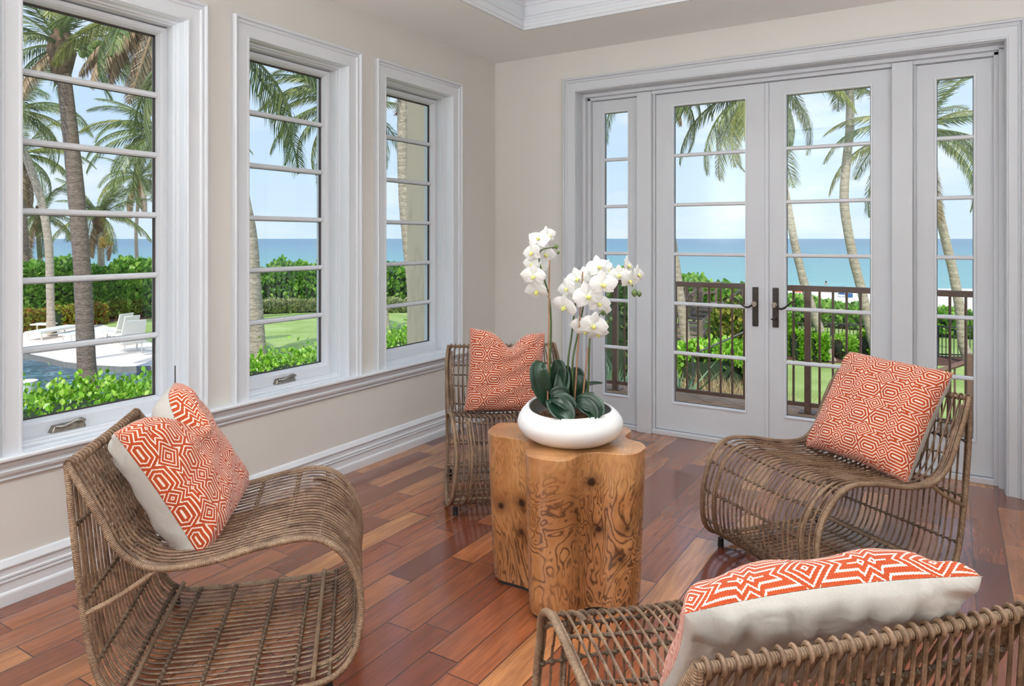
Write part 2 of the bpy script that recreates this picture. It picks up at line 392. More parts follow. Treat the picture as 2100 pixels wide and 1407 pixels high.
# ceiling lights added in the tray, out of view, as interior fill
LX=[1.72,2.25];LY=[-1.35,-2.4,-3.45]
for i,x in enumerate(LX):
    for j,y in enumerate(LY):
        pos=['by the window wall','in the middle of the room'][i]+' '+['nearest the doors','second from the doors','third from the doors','farthest from the doors'][j]
        e=empty('fill_ceiling_light',(x,y,3.10),'round ceiling light added as unseen fill, row '+pos,'ceiling light','added fill lights in the tray ceiling')
        q=MB();q.lathe([(.062,-.004),(.085,-.006),(.088,-.001),(.088,.004),(.062,.004)],(x,y,3.098),32,False);q.build('trim_ring',M['white'],e,True)
        t=NT('fill lamp lens');t.p.inputs['Emission Color'].default_value=(1,.93,.84,1);t.p.inputs['Emission Strength'].default_value=6
        q=MB();q.lathe([(.001,-.001),(.063,-.001),(.063,.003),(.001,.003)],(x,y,3.098),32);q.build('lens',t.m,e,True)
        l=bpy.data.lights.new('fill_down','AREA');l.shape='DISK';l.size=.16;l.energy=4.6;l.color=(.94,.975,1);l.spread=R(120)
        o=bpy.data.objects.new('fill_down',l);COL.objects.link(o);o.location=(x,y,3.085)
        o.parent=e;o.matrix_parent_inverse=e.matrix_world.inverted()

# lamps added out of view to brighten walls, ceiling and trim
for (x,y,pw,lab) in ((4.3,-3.1,30,'unseen fill lamp added by the side wall, nearer the glazed doors'),(4.3,-5.9,62,'unseen fill lamp added by the side wall, farther from the doors'),(.5,-6.4,135,'unseen fill lamp added in the rear corner by the window wall')):
    e=empty('fill_lamp',(x,y,0),lab,'floor lamp','added fill lamps')
    q=MB();q.lathe([(.001,0),(.15,0),(.15,.015),(.02,.03),(.001,.03)],(x,y,0),32,False);q.build('base',M['bronze'],e,True)
    q=MB();q.tube([(x,y,.02),(x,y,1.02)],.011,10);q.build('pole',M['bronze'],e,True)
    t=NT('fill lamp globe');t.p.inputs['Base Color'].default_value=(.9,.9,.88,1);tr=t.n.new('ShaderNodeBsdfTranslucent');tr.inputs[0].default_value=(1,1,1,1);mx=t.n.new('ShaderNodeMixShader');mx.inputs[0].default_value=.9;t.link(t.p.outputs[0],mx.inputs[1]);t.link(tr.outputs[0],mx.inputs[2]);t.link(mx.outputs[0],t.out.inputs[0])
    q=MB();q.lathe([(.03,1.00),(.10,1.04),(.16,1.13),(.175,1.20),(.17,1.24)],(x,y,0),32,False);q.build('fill_lamp_shade',t.m,e,True)
    l=bpy.data.lights.new('fill_up','AREA');l.shape='DISK';l.size=.24;l.energy=pw*1.42;l.spread=R(180);l.color=(.91,.97,1);o=bpy.data.objects.new('fill_up',l);COL.objects.link(o);o.location=(x,y,1.30);o.rotation_euler=(math.pi,0,0);o.parent=e;o.matrix_parent_inverse=e.matrix_world.inverted()
    l=bpy.data.lights.new('fill_bulb','POINT');l.shadow_soft_size=.17;l.energy=pw*.02;l.color=(.93,.975,1);o=bpy.data.objects.new('fill_bulb',l);COL.objects.link(o);o.location=(x,y,1.36);o.parent=e;o.matrix_parent_inverse=e.matrix_world.inverted()
# baseboards
bp=[(0,0),(.024,0),(.024,.040),(.022,.046),(.016,.052),(.016,.060),(.015,.083),(.020,.088),(.020,.094),(.014,.098),(.020,.103),(.020,.110),(.014,.114),(.014,.138),(.021,.142),(.021,.147),(.016,.156),(.010,.168),(.004,.172),(0,.172)]
def baseboard(name,pts_fn):
    struct(loops(bp,pts_fn,False).build(name,M['trim']))
baseboard('baseboard_left',lambda o,h:[(o,YB,h),(o,-o,h),(DX0-.098,-o,h)])
baseboard('baseboard_right',lambda o,h:[(DX1+.085,-o,h),(XR-o,-o,h),(XR-o,YB,h)])
# chair rail / continuous window stool
sp=[(0,.472),(.010,.472),(.014,.478),(.010,.484),(.013,.490),(.026,.500),(.030,.512),(.024,.516),(.024,.522),(.032,.534),(.036,.546),(.030,.550),(.046,.552),(.052,.558),(.052,.566),(.048,.571),(0,.571)]
mb=loops(sp,lambda o,h:[(o,YB,h),(o,0,h)],False)
struct(mb.build('trim_2',M['trim']))
# casings
cp=[(0,0),(0,.016),(.004,.020),(.010,.020),(.014,.015),(.064,.018),(.068,.026),(.074,.027),(.078,.020),(.083,.022),(.087,.036),(.094,.038),(.100,.034),(.100,0)]
for i,(a,b) in enumerate(W):
    fn=lambda o,h,a=a,b=b:[(h,a-o,.571),(h,a-o,WZ1+o),(h,b+o,WZ1+o),(h,b+o,.571)]
    struct(loops(cp,fn,False).build('trim_%d'%(i+3),M['trim']))
fn=lambda o,h:[(DX0-o*.98,-h,0),(DX0-o*.98,-h,DZ+o),(DX1+o*.8,-h,DZ+o),(DX1+o*.8,-h,0)]
struct(loops(cp,fn,False).build('trim_6',M['dtrim']))

def rect_frame(prof,y0,y1,z0,z1,plane):   # closed rectangular loop; prof (inset,depth)
    if plane=='x': fn=lambda o,h:[(h,y0+o,z0+o),(h,y1-o,z0+o),(h,y1-o,z1-o),(h,y0+o,z1-o)]
    else: fn=lambda o,h:[(y0+o,h,z0+o),(y1-o,h,z0+o),(y1-o,h,z1-o),(y0+o,h,z1-o)]
    return loops(prof,fn,True)
# windows
for i,(a,b) in enumerate(W):
    e=empty('window_%d'%(i+1),(-.12,(a+b)/2,.571),None,None);struct(e)
    z0=.571
    fr=[(0,.0),(.003,-.002),(.003,-.045),(.012,-.05),(.012,-.066),(.018,-.070),(.018,-.118),(.014,-.236),(0,-.236)]
    q=rect_frame(fr,a,b,z0,WZ1,'x');q.build('window_frame',M['trim'],e)
    s0=.018
    sash=[(s0,-.120),(s0+.018,-.120),(s0+.022,-.126),(s0+.026,-.130),(s0+.034,-.150),(s0+.034,-.185),(s0,-.185)]
    def fs(o,h,a=a,b=b): 
        zb=z0+o+(.028 if o>s0 else 0); return [(h,a+o,zb),(h,b-o,zb),(h,b-o,WZ1-o-.006),(h,a+o,WZ1-o-.006)]
    q=loops(sash,fs,True);q.build('sash',M['trim'],e)
    g0,g1,gz0,gz1=a+s0+.034,b-s0-.034,z0+s0+.062,WZ1-s0-.040
    q=MB();q.box((-.168,g0,gz0),(-.164,g1,gz1));q.build('pane',M['glass'],e)
    bw=.005;q=MB()
    for (p,r_) in (((g0,gz0),(g0+bw,gz1)),((g1-bw*1.3,gz0),(g1,gz1)),((g0,gz0),(g1,gz0+bw)),((g0,gz1-bw*1.6),(g1,gz1))):
        q.box((-.172,p[0],p[1]),(-.160,r_[0],r_[1]))
    q.build('glazing_strip',M['bead'],e)
    for k in range(1,6):
        zz=gz0+(gz1-gz0)*k/6
        q=MB();q.add([(x,y,zz+dz) for y in (g0,g1) for x,dz in ((-.160,-.0135),(-.150,-.013),(-.143,-.006),(-.143,.006),(-.150,.013),(-.160,.0135))],
             [(0,1,7,6),(1,2,8,7),(2,3,9,8),(3,4,10,9),(4,5,11,10),(5,0,6,11),(0,5,4,3,2,1),(6,7,8,9,10,11)]);q.build('muntin',M['trim'],e)
        q=MB();q.box((-.172,g0,zz-.0155),(-.160,g1,zz+.0135));q.build('muntin',M['bead'],e)
    # crank handle on the bottom rail
    if i==2: continue
    cy=(a+b)/2-.02
    if i==0: cy=-3.145
    c=MB();zc=z0+.030
    c.add([(-.122,cy-.075,zc-.014),(-.122,cy+.075,zc-.014),(-.122,cy+.07,zc+.018),(-.122,cy-.06,zc+.018),
           (-.092,cy-.070,zc-.014),(-.092,cy+.070,zc-.014),(-.100,cy+.064,zc+.016),(-.104,cy-.055,zc+.014)],
          [(0,1,2,3),(4,7,6,5),(0,4,5,1),(1,5,6,2),(2,6,7,3),(3,7,4,0)])
    ck=c.build('crank_base',M['pewter'],e,True,.005)
    l=MB();l.tube([(-.100,cy-.05,zc+.012),(-.088,cy-.03,zc+.010),(-.084,cy,zc+.018),(-.086,cy+.02,zc+.026),(-.086,cy+.045,zc+.026),(-.088,cy+.062,zc+.018)],[.005,.006,.006,.006,.0075,.006],8)
    l.build('crank_lever',M['pewter'],ck,True)
    if i==0:
        q=MB();q.box((-.066,b-.0135,.70),(-.056,b-.005,.795));q.build('sash_lock',M['bronze'],e,False,.003)

# french doors, sidelights, mullions
q=MB()
q.box((DX0,.0,0),(DX0+.004,.24,DZ));q.box((DX1-.004,0,0),(DX1,.24,DZ));q.box((DX0,0,DZ-.004),(DX1,.24,DZ))
q.box((DX0,.095,0),(DX0+.028,.24,DZ-.02));q.box((DX1-.028,.095,0),(DX1,.24,DZ-.02));q.box((DX0,.095,DZ-.028),(DX1,.24,DZ-.004))
q.box((DX0+.02,.135,.0),(DX0+.05,.24,DZ-.03));q.box((DX1-.05,.135,0),(DX1-.02,.24,DZ-.03));q.box((DX0+.02,.135,DZ-.050),(DX1-.02,.24,DZ-.02))
struct(q.build('trim_7',M['dtrim'],None,False,.002))
q=MB();q.box((1.146,.118,0),(1.256,.25,DZ-.03));q.box((1.256,.150,0),(1.272,.25,DZ-.03));struct(q.build('trim_8',M['dtrim'],None,False,.003))
q=MB();q.box((2.775,.118,0),(2.885,.25,DZ-.03));q.box((2.885,.150,0),(2.899,.25,DZ-.03));struct(q.build('trim_9',M['dtrim'],None,False,.003))
q=MB();q.box((DX0+.03,.138,0),(DX1-.03,.30,.032));struct(q.build('trim_10',M['dtrim'],None,False,.003))
def door(name,x0,x1,gx0,gx1,handle=None):
    e=empty(name,((x0+x1)/2,.19,.034),None,None);struct(e)
    z0,z1=.036,2.432;gz0,gz1=.238,2.338
    q=MB();yf,yb=.170,.215
    for A,B in (((x0,z0),(gx0,z1)),((gx1,z0),(x1,z1)),((gx0,z0),(gx1,gz0)),((gx0,gz1),(gx1,z1))): q.box((A[0],yf,A[1]),(B[0],yb,B[1]))
    q.build('door_frame',M['dtrim'],e)
    pr=[(-.012,yf-.0005),(-.011,yf-.007),(-.002,yf-.007),(.001,yf+.004),(.002,yf+.02),(-.002,yf+.02)]
    q=rect_frame(pr,gx0,gx1,gz0,gz1,'y');q.build('glazing_bead',M['trim'],e)
    q=MB();q.box((gx0,.191,gz0),(gx1,.195,gz1));q.build('pane',M['glass'],e)
    q=MB();bw=.004
    for A,B in (((gx0,gz0),(gx0+bw,gz1)),((gx1-bw,gz0),(gx1,gz1)),((gx0,gz0),(gx1,gz0+bw)),((gx0,gz1-bw),(gx1,gz1))): q.box((A[0],.188,A[1]),(B[0],.199,B[1]))
    q.build('glazing_strip',M['bead'],e)
    for k in range(1,6):
        zz=gz0+(gz1-gz0)*k/6;q=MB()
        q.add([(x,y,zz+dz) for x in (gx0,gx1) for y,dz in ((.190,-.0125),(.178,-.0125),(.170,-.006),(.170,.006),(.178,.0125),(.190,.0125))],
             [(0,1,7,6),(1,2,8,7),(2,3,9,8),(3,4,10,9),(4,5,11,10),(5,0,6,11),(0,5,4,3,2,1),(6,7,8,9,10,11)]);q.build('muntin',M['trim'],e)
    return e
s1=door('window_4',.772,1.146,.867,1.057)
s2=door('window_5',2.899,3.284,3.006,3.188)
d1=door('door_1',1.274,2.042,1.405,1.901)
d2=door('door_2',2.050,2.773,2.163,2.656)
q=MB();q.box((2.030,.158,.04),(2.056,.172,2.43));q.build('astragal',M['dtrim'],d1,False,.003)
def handle(e,x,sgn,turn):
    q=MB();q.box((x-.019,.158,.815),(x+.019,.171,1.075));p=q.build('handle_plate',M['bronze'],e,False,.004)
    z=.965
    q=MB();q.tube([(x,.160,z),(x,.130,z)],.014,16);q.tube([(x,.134,z),(x,.120,z)],[.016,.018],20)
    q.build('rose',M['pewter'],p,True)
    q=MB();n=16
    pts=[(x+sgn*(.01+.125*t),.122-.01*math.sin(t*3),z-.006-.018*math.sin(t*math.pi*1.0*1.6)*(1 if t<.62 else 1)+.03*max(0,t-.25)) for t in [k/n for k in range(n+1)]]
    q.tube(pts,[.0075-.003*k/n for k in range(n+1)],8);q.build('lever',M['bronze'],p,True)
    if turn:
        q=MB();q.tube([(x,.160,.872),(x,.142,.872)],.010,12);q.tube([(x-.024,.140,.868),(x-.008,.138,.872),(x+.006,.140,.874)],[.004,.007,.006],8);q.build('thumb_turn',M['bronze'],p,True)
handle(d1,1.969,-1,False);handle(d2,2.098,1,True)

# ------------------------------------------------------------------ rattan chairs
PU=[-0.40,-0.352,-0.305,-0.257,-0.167,-0.023,0.133,0.273,0.362,0.415,0.430,0.408,0.345,0.23,0.069,-0.12,-0.242,-0.313,-0.352,-0.378]
PZ=[0.748,0.67,0.582,0.488,0.430,0.435,0.468,0.480,0.432,0.335,0.23,0.12,0.058,0.038,0.035,0.035,0.048,0.123,0.304,0.553]
PW=[0.655,0.681,0.685,0.68,0.675,0.685,0.686,0.68,0.67,0.65,0.66,0.69,0.72,0.73,0.72,0.709,0.69,0.675,0.675,0.68]
NC=len(PU)
def cr_curve(arrs,n):
    A=np.array(arrs,float).T;out=[]
    for i in range(NC):
        p0,p1,p2,p3=A[(i-1)%NC],A[i],A[(i+1)%NC],A[(i+2)%NC]
        if i==0:p0=2*p1-p2
        if i==NC-1:p3=2*p2-p1
        for k in range(n):
            t=k/n;out.append(.5*(2*p1+(-p0+p2)*t+(2*p0-5*p1+4*p2-p3)*t*t+(-p0+3*p1-3*p2+p3)*t**3))
    return np.array(out)
CV=cr_curve([PU,PZ,PW],12); CV=np.vstack([CV,CV[:1]])     # closed, 12 samples per control
def csurf(s,w):     # s in control units 0..NC ; w in -1..1
    f=(s*12)%(NC*12) if s<NC else NC*12; i=min(int(f),NC*12-1);t=f-i
    u,z,wd=CV[i]*(1-t)+CV[i+1]*t
    sag=0
    if 0<=s<=9: sag=-.022*(1-w*w)*(1 if 3<=s<=8 else max(0,(s+1)/4 if s<3 else (9-s)))
    if s>=NC-1.5: sag=-.008*(1-w*w)
    return np.array([u,w*wd/2,z+sag])
def rng(a,b,st): 
    n=max(2,int(round((b-a)/st)));return [a+(b-a)*k/n for k in range(n+1)]
RODS=25
def chair(label,x,y,deg,seed):
    e=empty('rattan_chair',(0,0,0),label,'chair',None)
    rr=random.Random(seed)
    ws=[-.955+1.91*k/(RODS-1) for k in range(RODS)]
    def rods(a,b,name,st=.16,off=0,r0=.0042):
        q=MB()
        for w in ws:
            j=rr.uniform(-.007,.007);ph=rr.uniform(0,6)
            pts=[csurf(s,w+j+.004*math.sin(s*1.3+ph))+np.array([0,0,off]) for s in rng(a,b,st)]
            q.tube(pts,r0+rr.uniform(-.0005,.0006),6,caps=False)
        return q.build(name,M['rod'],e,True)
    rods(0,4.2,'backrest');rods(4.2,9.2,'seat',r0=.0039);rods(9.2,16.3,'base',r0=.0037);rods(16.3,20,'back_panel')
    # cross stringers with knots
    for s in [1.3,2.5,3.6,4.6,5.5,6.4,7.3,8.4,9.6,10.9,12.1,13.0,13.8,14.6,15.4,16.3,17.3,18.2,19.1]:
        q=MB();pts=[];rad=[];n=RODS*6
        for k in range(n+1):
            w=-1+2*k/n;p=csurf(s,w)
            # the stringer runs on the inner side of the rods
            a=csurf(max(0,s-.05),w);b=csurf(min(NC,s+.05),w);T=b-a;N=np.array([T[2],0,-T[0]]);N/=np.linalg.norm(N)+1e-9
            kn=abs(math.cos(math.pi*(w+.955)/1.91*(RODS-1)))
            pts.append(p-N*(-.005)*(1 if s<12 else -1)*0+N*.0055);rad.append(.0042+.0055*kn**8+rr.uniform(-.0004,.0004))
        q.tube(pts,rad,6);q.build('cross_stringer',M['bind'],e,True)
    # side rims
    for sd in (-1,1):
        q=MB();q.tube([csurf(s,sd) for s in rng(0,NC-.001,.1)],.0098,10,closed=False);q.build('side_rim',M['wrap'],e,True)
        q=MB();q.tube([csurf(s,sd*(.76)) +np.array([0,0,-.008 if s<9 else 0.006]) for s in rng(6.8,13.2,.12)],.0075,8);q.build('nose_rib',M['wrap'],e,True)
        a=csurf(4.1,sd);b=csurf(18.05,sd);q=MB();q.tube([a+(b-a)*t+np.array([0,0,-.01*math.sin(t*3.14)]) for t in rng(0,1,.08)],.0085,8);q.build('side_strut',M['wrap'],e,True)
        q=MB();q.tube([csurf(s,sd*.93)+np.array([.004,0,.0]) for s in rng(.4,5,.12)],.0075,8);q.build('back_rib',M['rod'],e,True)
    q=MB();n=RODS*6;pts=[];rad=[]
    for k in range(n+1):
        w=-1.02+2.04*k/n;p=csurf(0,max(-1,min(1,w)));p[1]=w*PW[0]/2;kn=abs(math.cos(math.pi*(w+.955)/1.91*(RODS-1)));pts.append(p+np.array([0,0,-.004]));rad.append(.0085+.0008*kn)
    q.tube(pts,rad,10);q.build('top_rail',M['wrap'],e,True)
    q=MB()
    for w in ws:
        p=csurf(0,w);p[1]=w*PW[0]/2
        q.tube([p+np.array([math.cos(a)*.0128,.004*math.sin(a*.5),-.004+math.sin(a)*.0128]) for a in [math.pi*(-.35+1.7*k/10) for k in range(11)]],.0046,6)
    q.build('rail_loops',M['rod'],e,True)
    q=MB();q.tube([csurf(16.2,w/10)+np.array([.02,0,.012]) for w in range(-10,11)],.008,8);q.tube([csurf(12.4,w/10)+np.array([-.02,0,.012]) for w in range(-10,11)],.008,8);q.build('base_brace',M['wrap'],e,True)
    for fu in (.33,-.26):
        for sd in (-1,1):
            q=MB();q.tube([(fu,sd*.325,0.0),(fu,sd*.325,.040)],[.014,.012],12);q.build('foot',M['black'],e,True)
    e.location=(x,y,0);e.rotation_euler=(0,0,R(deg));e.matrix_world=Matrix.Translation((x,y,0))@Matrix.Rotation(R(deg),4,'Z')
    return e
# chair-local +Y is the chair's left side
chair('rattan lounge chair at left before the first window, cushion dented in the middle',.974,-3.129,44.1,1)
chair('rattan lounge chair in the room corner, partly hidden behind the wood stump table',.988,-1.35,-50.4,2)
chair('rattan lounge chair at right, standing before the glazed doors',2.644,-1.383,234.9,3)
chair('rattan lounge chair seen from behind, nearest the viewer at the bottom edge',2.68,-3.115,137.2,4)

# ------------------------------------------------------------------ pillows
def pillow(label,c,Rm,size,thick,chop,seed,bk=.8):
    c=np.array(c);Rm=np.array(Rm);s=size/2
    e=empty('throw_pillow',c,label,'pillow','orange patterned cushions on the chairs')
    rr=random.Random(seed);ph=[rr.uniform(0,6) for _ in range(8)];n=46
    def P(a,b,side):
        # square with concave edges and pointed corners
        ka=.055*(1-a*a)*abs(b)**3; kb=.055*(1-b*b)*abs(a)**3
        X=a*s*(1-kb*1.0);Y=b*s*(1-ka*1.0)
        prof=(max(0,1-a**4)**.5)*(max(0,1-b**4)**.5)
        prof=prof**.85
        z=thick*prof*(1+.05*math.sin(3*a+ph[0])*math.cos(2*b+ph[1]))
        z+=.0035*math.sin(9*a+4*b+ph[2])*prof+.003*math.sin(13*b-6*a+ph[3])*prof
        # folds running into the corners
        z+=.006*math.sin(16*(a-b)+ph[4])*math.exp(-((abs(a)-.85)**2+(abs(b)-.85)**2)/.05)*(1 if prof>0.05 else 0)
        if chop:
            w=math.exp(-(a-chop[1])**2/.09)*max(0,(b+.15)/1.15)**1.6
            Y-=chop[0]*w*1.0; z+=(.25*chop[0]*w if side>0 else -.6*chop[0]*w)*prof
        zz=z*side
        if side<0: zz=-z*bk-(.006*math.sin(22*a+3*b+ph[5])+.004*math.sin(37*a-5*b+ph[6]))*prof*max(0,b)**.5*math.exp(-((b-.75)/.35)**2)
        bend=-.035*(a*a)*.5
        return c+Rm@np.array([X,Y,zz+bend])
    for side,name,mat in ((1,'front_panel',M['pattern']),(-1,'back_panel',M['linen'])):
        V=[];U=[];F=[]
        for i in range(n+1):
            for j in range(n+1):
                a=math.sin((i/n*2-1)*math.pi/2*.999)*.5+(i/n*2-1)*.5;b=math.sin((j/n*2-1)*math.pi/2*.999)*.5+(j/n*2-1)*.5
                V.append(P(a,b,side))
        G3=np.array(V).reshape(n+1,n+1,3);du=np.linalg.norm(np.diff(G3,axis=0),axis=2).mean(1);dv=np.linalg.norm(np.diff(G3,axis=1),axis=2).mean(0)
        cu=np.r_[0,np.cumsum(du)];cv=np.r_[0,np.cumsum(dv)];cu-=cu[-1]/2;cv-=cv[-1]/2
        U=[((cv[j]+.017*seed,cu[i]+.021*seed) if seed==1 else (cu[i]+.021*seed,cv[j]+.017*seed)) for i in range(n+1) for j in range(n+1)]
        for i in range(n):
            for j in range(n):
                k=i*(n+1)+j;F.append((k,k+n+1,k+n+2,k+1) if side>0 else (k,k+1,k+n+2,k+n+1))
        q=MB();q.add(V,F,U);q.build(name,mat,e,'all',fix=False)
    return e
pillow('orange and white cushion with a deep central dent, on the left chair',[.845,-3.205,.628],[[-0.603,-0.337,0.723],[0.79,-0.379,0.483],[0.111,0.862,0.495]],.49,.085,(.16,.05),1,1.45)
pillow('orange and white cushion upright on the corner chair, behind the orchids',[.919,-1.283,.640],[[0.62,-0.027,0.784],[0.778,0.155,-0.609],[-0.106,0.988,0.117]],.465,.075,(.085,0.02),2)
pillow('orange and white cushion leaning on the chair before the glazed doors',[2.785,-1.192,.640],[[0.837,0.317,-0.447],[-0.547,0.435,-0.715],[-0.032,0.843,0.537]],.51,.075,None,3,1.15)
pillow('orange cushion on the nearest chair, its off white back turned to the viewer',[2.822,-3.232,.635],[[-0.829,0.322,-0.457],[-0.548,-0.63,0.55],[-0.111,0.707,0.699]],.51,.085,None,4,.62)

# ------------------------------------------------------------------ burl side table
TOP=[(1.441,-2.25),(1.412,-2.139),(1.44,-2.097),(1.486,-2.078),(1.545,-2.06),(1.60,-2.0),(1.66,-1.925),(1.73,-1.895),(1.80,-1.905),(1.85,-1.90),(1.90,-1.895),(1.934,-1.916),(1.951,-1.947),(1.952,-2.001),(1.963,-2.034),(1.998,-2.061),(2.043,-2.073),(2.077,-2.112),(2.088,-2.149),(2.083,-2.223),(2.038,-2.262),(1.979,-2.272),(1.939,-2.297),(1.919,-2.335),(1.912,-2.41),(1.887,-2.447),(1.834,-2.467),(1.777,-2.468),(1.736,-2.439),(1.712,-2.397),(1.675,-2.318),(1.62,-2.297),(1.56,-2.297),(1.49,-2.296)]
HT=.600
def smooth_closed(P,n):
    P=np.array(P);m=len(P);out=[]
    for i in range(m):
        p0,p1,p2,p3=P[i-1],P[i],P[(i+1)%m],P[(i+2)%m]
        for k in range(n):
            t=k/n;out.append(.5*(2*p1+(-p0+p2)*t+(2*p0-5*p1+4*p2-p3)*t*t+(-p0+3*p1-3*p2+p3)*t**3))
    return np.array(out)
TO=smooth_closed(TOP,5);TC=TO.mean(0)
KN=[(1213,988),(1228,1087),(1288,1087),(1273,1150),(1026,1038),(1069,1033),(1067,1093)]
def side_pt(px,py):
    r=ray(px,py);best=None
    for i in range(len(TO)):
        a=TO[i-1];b=TO[i];d=b-a;o=a-CAMP[:2];den=r[0]*d[1]-r[1]*d[0]
        if abs(den)<1e-9:continue
        t=(o[0]*d[1]-o[1]*d[0])/den;u=(o[0]*r[1]-o[1]*r[0])/den
        if 0<=u<=1 and t>0 and (best is None or t<best):best=t
    return CAMP+r*(best or 2.6)
def burl_mat():
    t=NT('honey burl wood');p=t.pos()
    w=t.noise(t.mapping(p,(1,1,.5)),3.8,3,.55,1.5)
    w2=t.noise(t.mapping(p,(1,1,.7)),15,4,.6,.8)
    f=t.math('ADD',t.math('MULTIPLY',w,20.0),t.math('MULTIPLY',w2,1.5))
    fr=t.math('PINGPONG',f,.5)
    line=t.ramp(fr,[(0,(1,1,1,1)),(.10,(.8,.8,.8,1)),(.24,(0,0,0,1))])
    mask=t.ramp(t.noise(p,5.5,3,.6,.3),[(.34,(.05,.05,.05,1)),(.52,(1,1,1,1))])
    x,y,z=t.sep(p)
    tz=t.ramp(z,[(.40,(1,1,1,1)),(.56,(.35,.35,.35,1))])
    vein=t.math('MULTIPLY',t.math('MULTIPLY',line,mask),tz)
    fine=t.noise(t.mapping(p,(1,1,.25)),70,3,.6,.4)
    base=t.ramp(t.noise(p,3.2,4,.6,.6),[(.3,srgb(136,88,50)),(.5,srgb(176,124,78)),(.7,srgb(200,152,102))])
    c=t.mix(t.math('MULTIPLY',t.ramp(fine,[(.4,(1,1,1,1)),(.6,(0,0,0,1))]),.35),base,srgb(146,90,48))
    c=t.mix(t.math('MULTIPLY',vein,.95),c,srgb(70,36,18))
    for k in KN:
        q=side_pt(*k);d=t.n.new('ShaderNodeVectorMath');d.operation='DISTANCE';t.link(p,d.inputs[0]);d.inputs[1].default_value=tuple(q)
        dd=t.math('ADD',d.outputs['Value'],t.math('MULTIPLY',t.math('SUBTRACT',w2,.5),.02))
        c=t.mix(t.ramp(dd,[(.012,(1,1,1,1)),(.017,(.5,.5,.5,1)),(.05,(0,0,0,1))]),c,srgb(50,24,14))
    t.link(c,t.p.inputs['Base Color']);t.set(Roughness=.28)
    t.p.inputs['Coat Weight'].default_value=.4;t.p.inputs['Coat Roughness'].default_value=.15
    return t.m
e=empty('side_table',(TC[0],TC[1],0),'freeform burl wood stump table in the middle, holding the white bowl','table')
lv=[(.012,.95),(.0,.952),(.10,.962),(.25,.975),(.4,.985),(.55,.995),(HT-.012,1.0),(HT-.004,1.0),(HT,.992)]
lv=[(.014,.915),(.020,.925),(.10,.937),(.25,.957),(.4,.975),(.55,.995),(HT-.004,1.0),(HT-.001,.999),(HT,.995)]
n=len(TO);V=[];F=[]
for z,k in lv:
    for pnt in TO: q=TC+(pnt-TC)*k;V.append((q[0],q[1],z))
for i in range(len(lv)-1):
    for a in range(n):b=(a+1)%n;F.append((i*n+a,i*n+b,(i+1)*n+b,(i+1)*n+a))
F.append(tuple(range(n))[::-1]);F.append(tuple((len(lv)-1)*n+k for k in range(n)))
BM=burl_mat()
q=MB();q.add(V,F);q.build('trunk',BM,e,True)
q=MB();q.prism([tuple(TC+(pnt-TC)*.88) for pnt in TO],0,.02);q.build('plinth',M['black'],e)

# ------------------------------------------------------------------ bowl and orchids
BC=far(1169,800,2.80);BC[2]=HT
e=empty('planter_bowl',BC,'wide white bowl of orchids on the burl table','bowl')
prof=[(.075,.0),(.115,.001),(.155,.010),(.186,.028),(.204,.052),(.209,.072),(.204,.094),(.192,.113),(.178,.127),(.168,.134)]
inn=[(.164,.135),(.160,.131),(.168,.12),(.184,.10),(.192,.074),(.184,.05),(.16,.03),(.10,.018),(.01,.015)]
def bowl_mesh(pr,nm,mat):
    q=MB();N=64;V=[];F=[]
    for r,z in pr:
        for k in range(N):
            a=2*math.pi*k/N;dx,dy=math.cos(a),math.sin(a);d=np.array([dx,dy])
            side=d@RT[:2];front=-(d@FW[:2])
            zz=z*(1+(-.12*front-.02*side+.05*math.cos(2*a+1))*(z/.135)**2*.8)
            rr_=r*(1+.02*math.cos(2*a+.5))
            V.append((BC[0]+rr_*dx,BC[1]+rr_*dy,HT+zz+(.006 if 0 else 0)))
    for i in range(len(pr)-1):
        for k in range(N):k2=(k+1)%N;F.append((i*N+k,i*N+k2,(i+1)*N+k2,(i+1)*N+k))
    if nm=='bowl_body':F.append(tuple(range(N))[::-1])
    else: F.append(tuple((len(pr)-1)*N+k for k in range(N)))
    q.add(V,F);return q.build(nm,mat,e,True)
bowl_mesh(prof+inn[:1],'bowl_body',M['white']);bowl_mesh(inn,'bowl_interior',M['bowlin'])
q=MB();V=[];F=[];N=40;rg=[.155,.13,.10,.07,.035,.005]
for i,r in enumerate(rg):
    for k in range(N):
        a=2*math.pi*k/N;V.append((BC[0]+r*math.cos(a),BC[1]+r*math.sin(a),HT+.078+.028*(1-(r/.155)**2)+.008*math.sin(9*a+i*2)+.006*math.sin(23*a+i)))
for i in range(len(rg)-1):
    for k in range(N):k2=(k+1)%N;F.append((i*N+k,i*N+k2,(i+1)*N+k2,(i+1)*N+k))
q.add(V,F)
M['moss']=plain('potting bark and moss',srgb(112,84,58),.95,bump=(60,.9,.02),var=.45,vs=45)
for _ in range(420):
    a=rnd.uniform(0,6.28);r=rnd.uniform(.0,.14);p=np.array([BC[0]+r*math.cos(a),BC[1]+r*math.sin(a),HT+.083+.028*(1-(r/.155)**2)]);d=np.array([rnd.gauss(0,1),rnd.gauss(0,1),rnd.uniform(-.1,.5)])*.012
    q.tube([p,p+d*.6+np.array([0,0,.004]),p+d],.0013,4)
mo=q.build('potting_moss',M['moss'],e,True);mo['kind']='stuff'
M['stem']=plain('green orchid stem',srgb(74,92,48),.4,var=.2,vs=20);M['stake']=plain('brown bamboo stake',srgb(150,110,80),.6,var=.2,vs=30)
t=NT('orchid petal');t.link(t.ramp(t.noise(t.coord(),12,3),[(.3,srgb(236,236,234)),(.7,srgb(250,250,248))]),t.p.inputs['Base Color']);t.set(Roughness=.5)
tl=t.n.new('ShaderNodeBsdfTranslucent');tl.inputs[0].default_value=(.9,.9,.88,1);mx=t.n.new('ShaderNodeMixShader');mx.inputs[0].default_value=.3
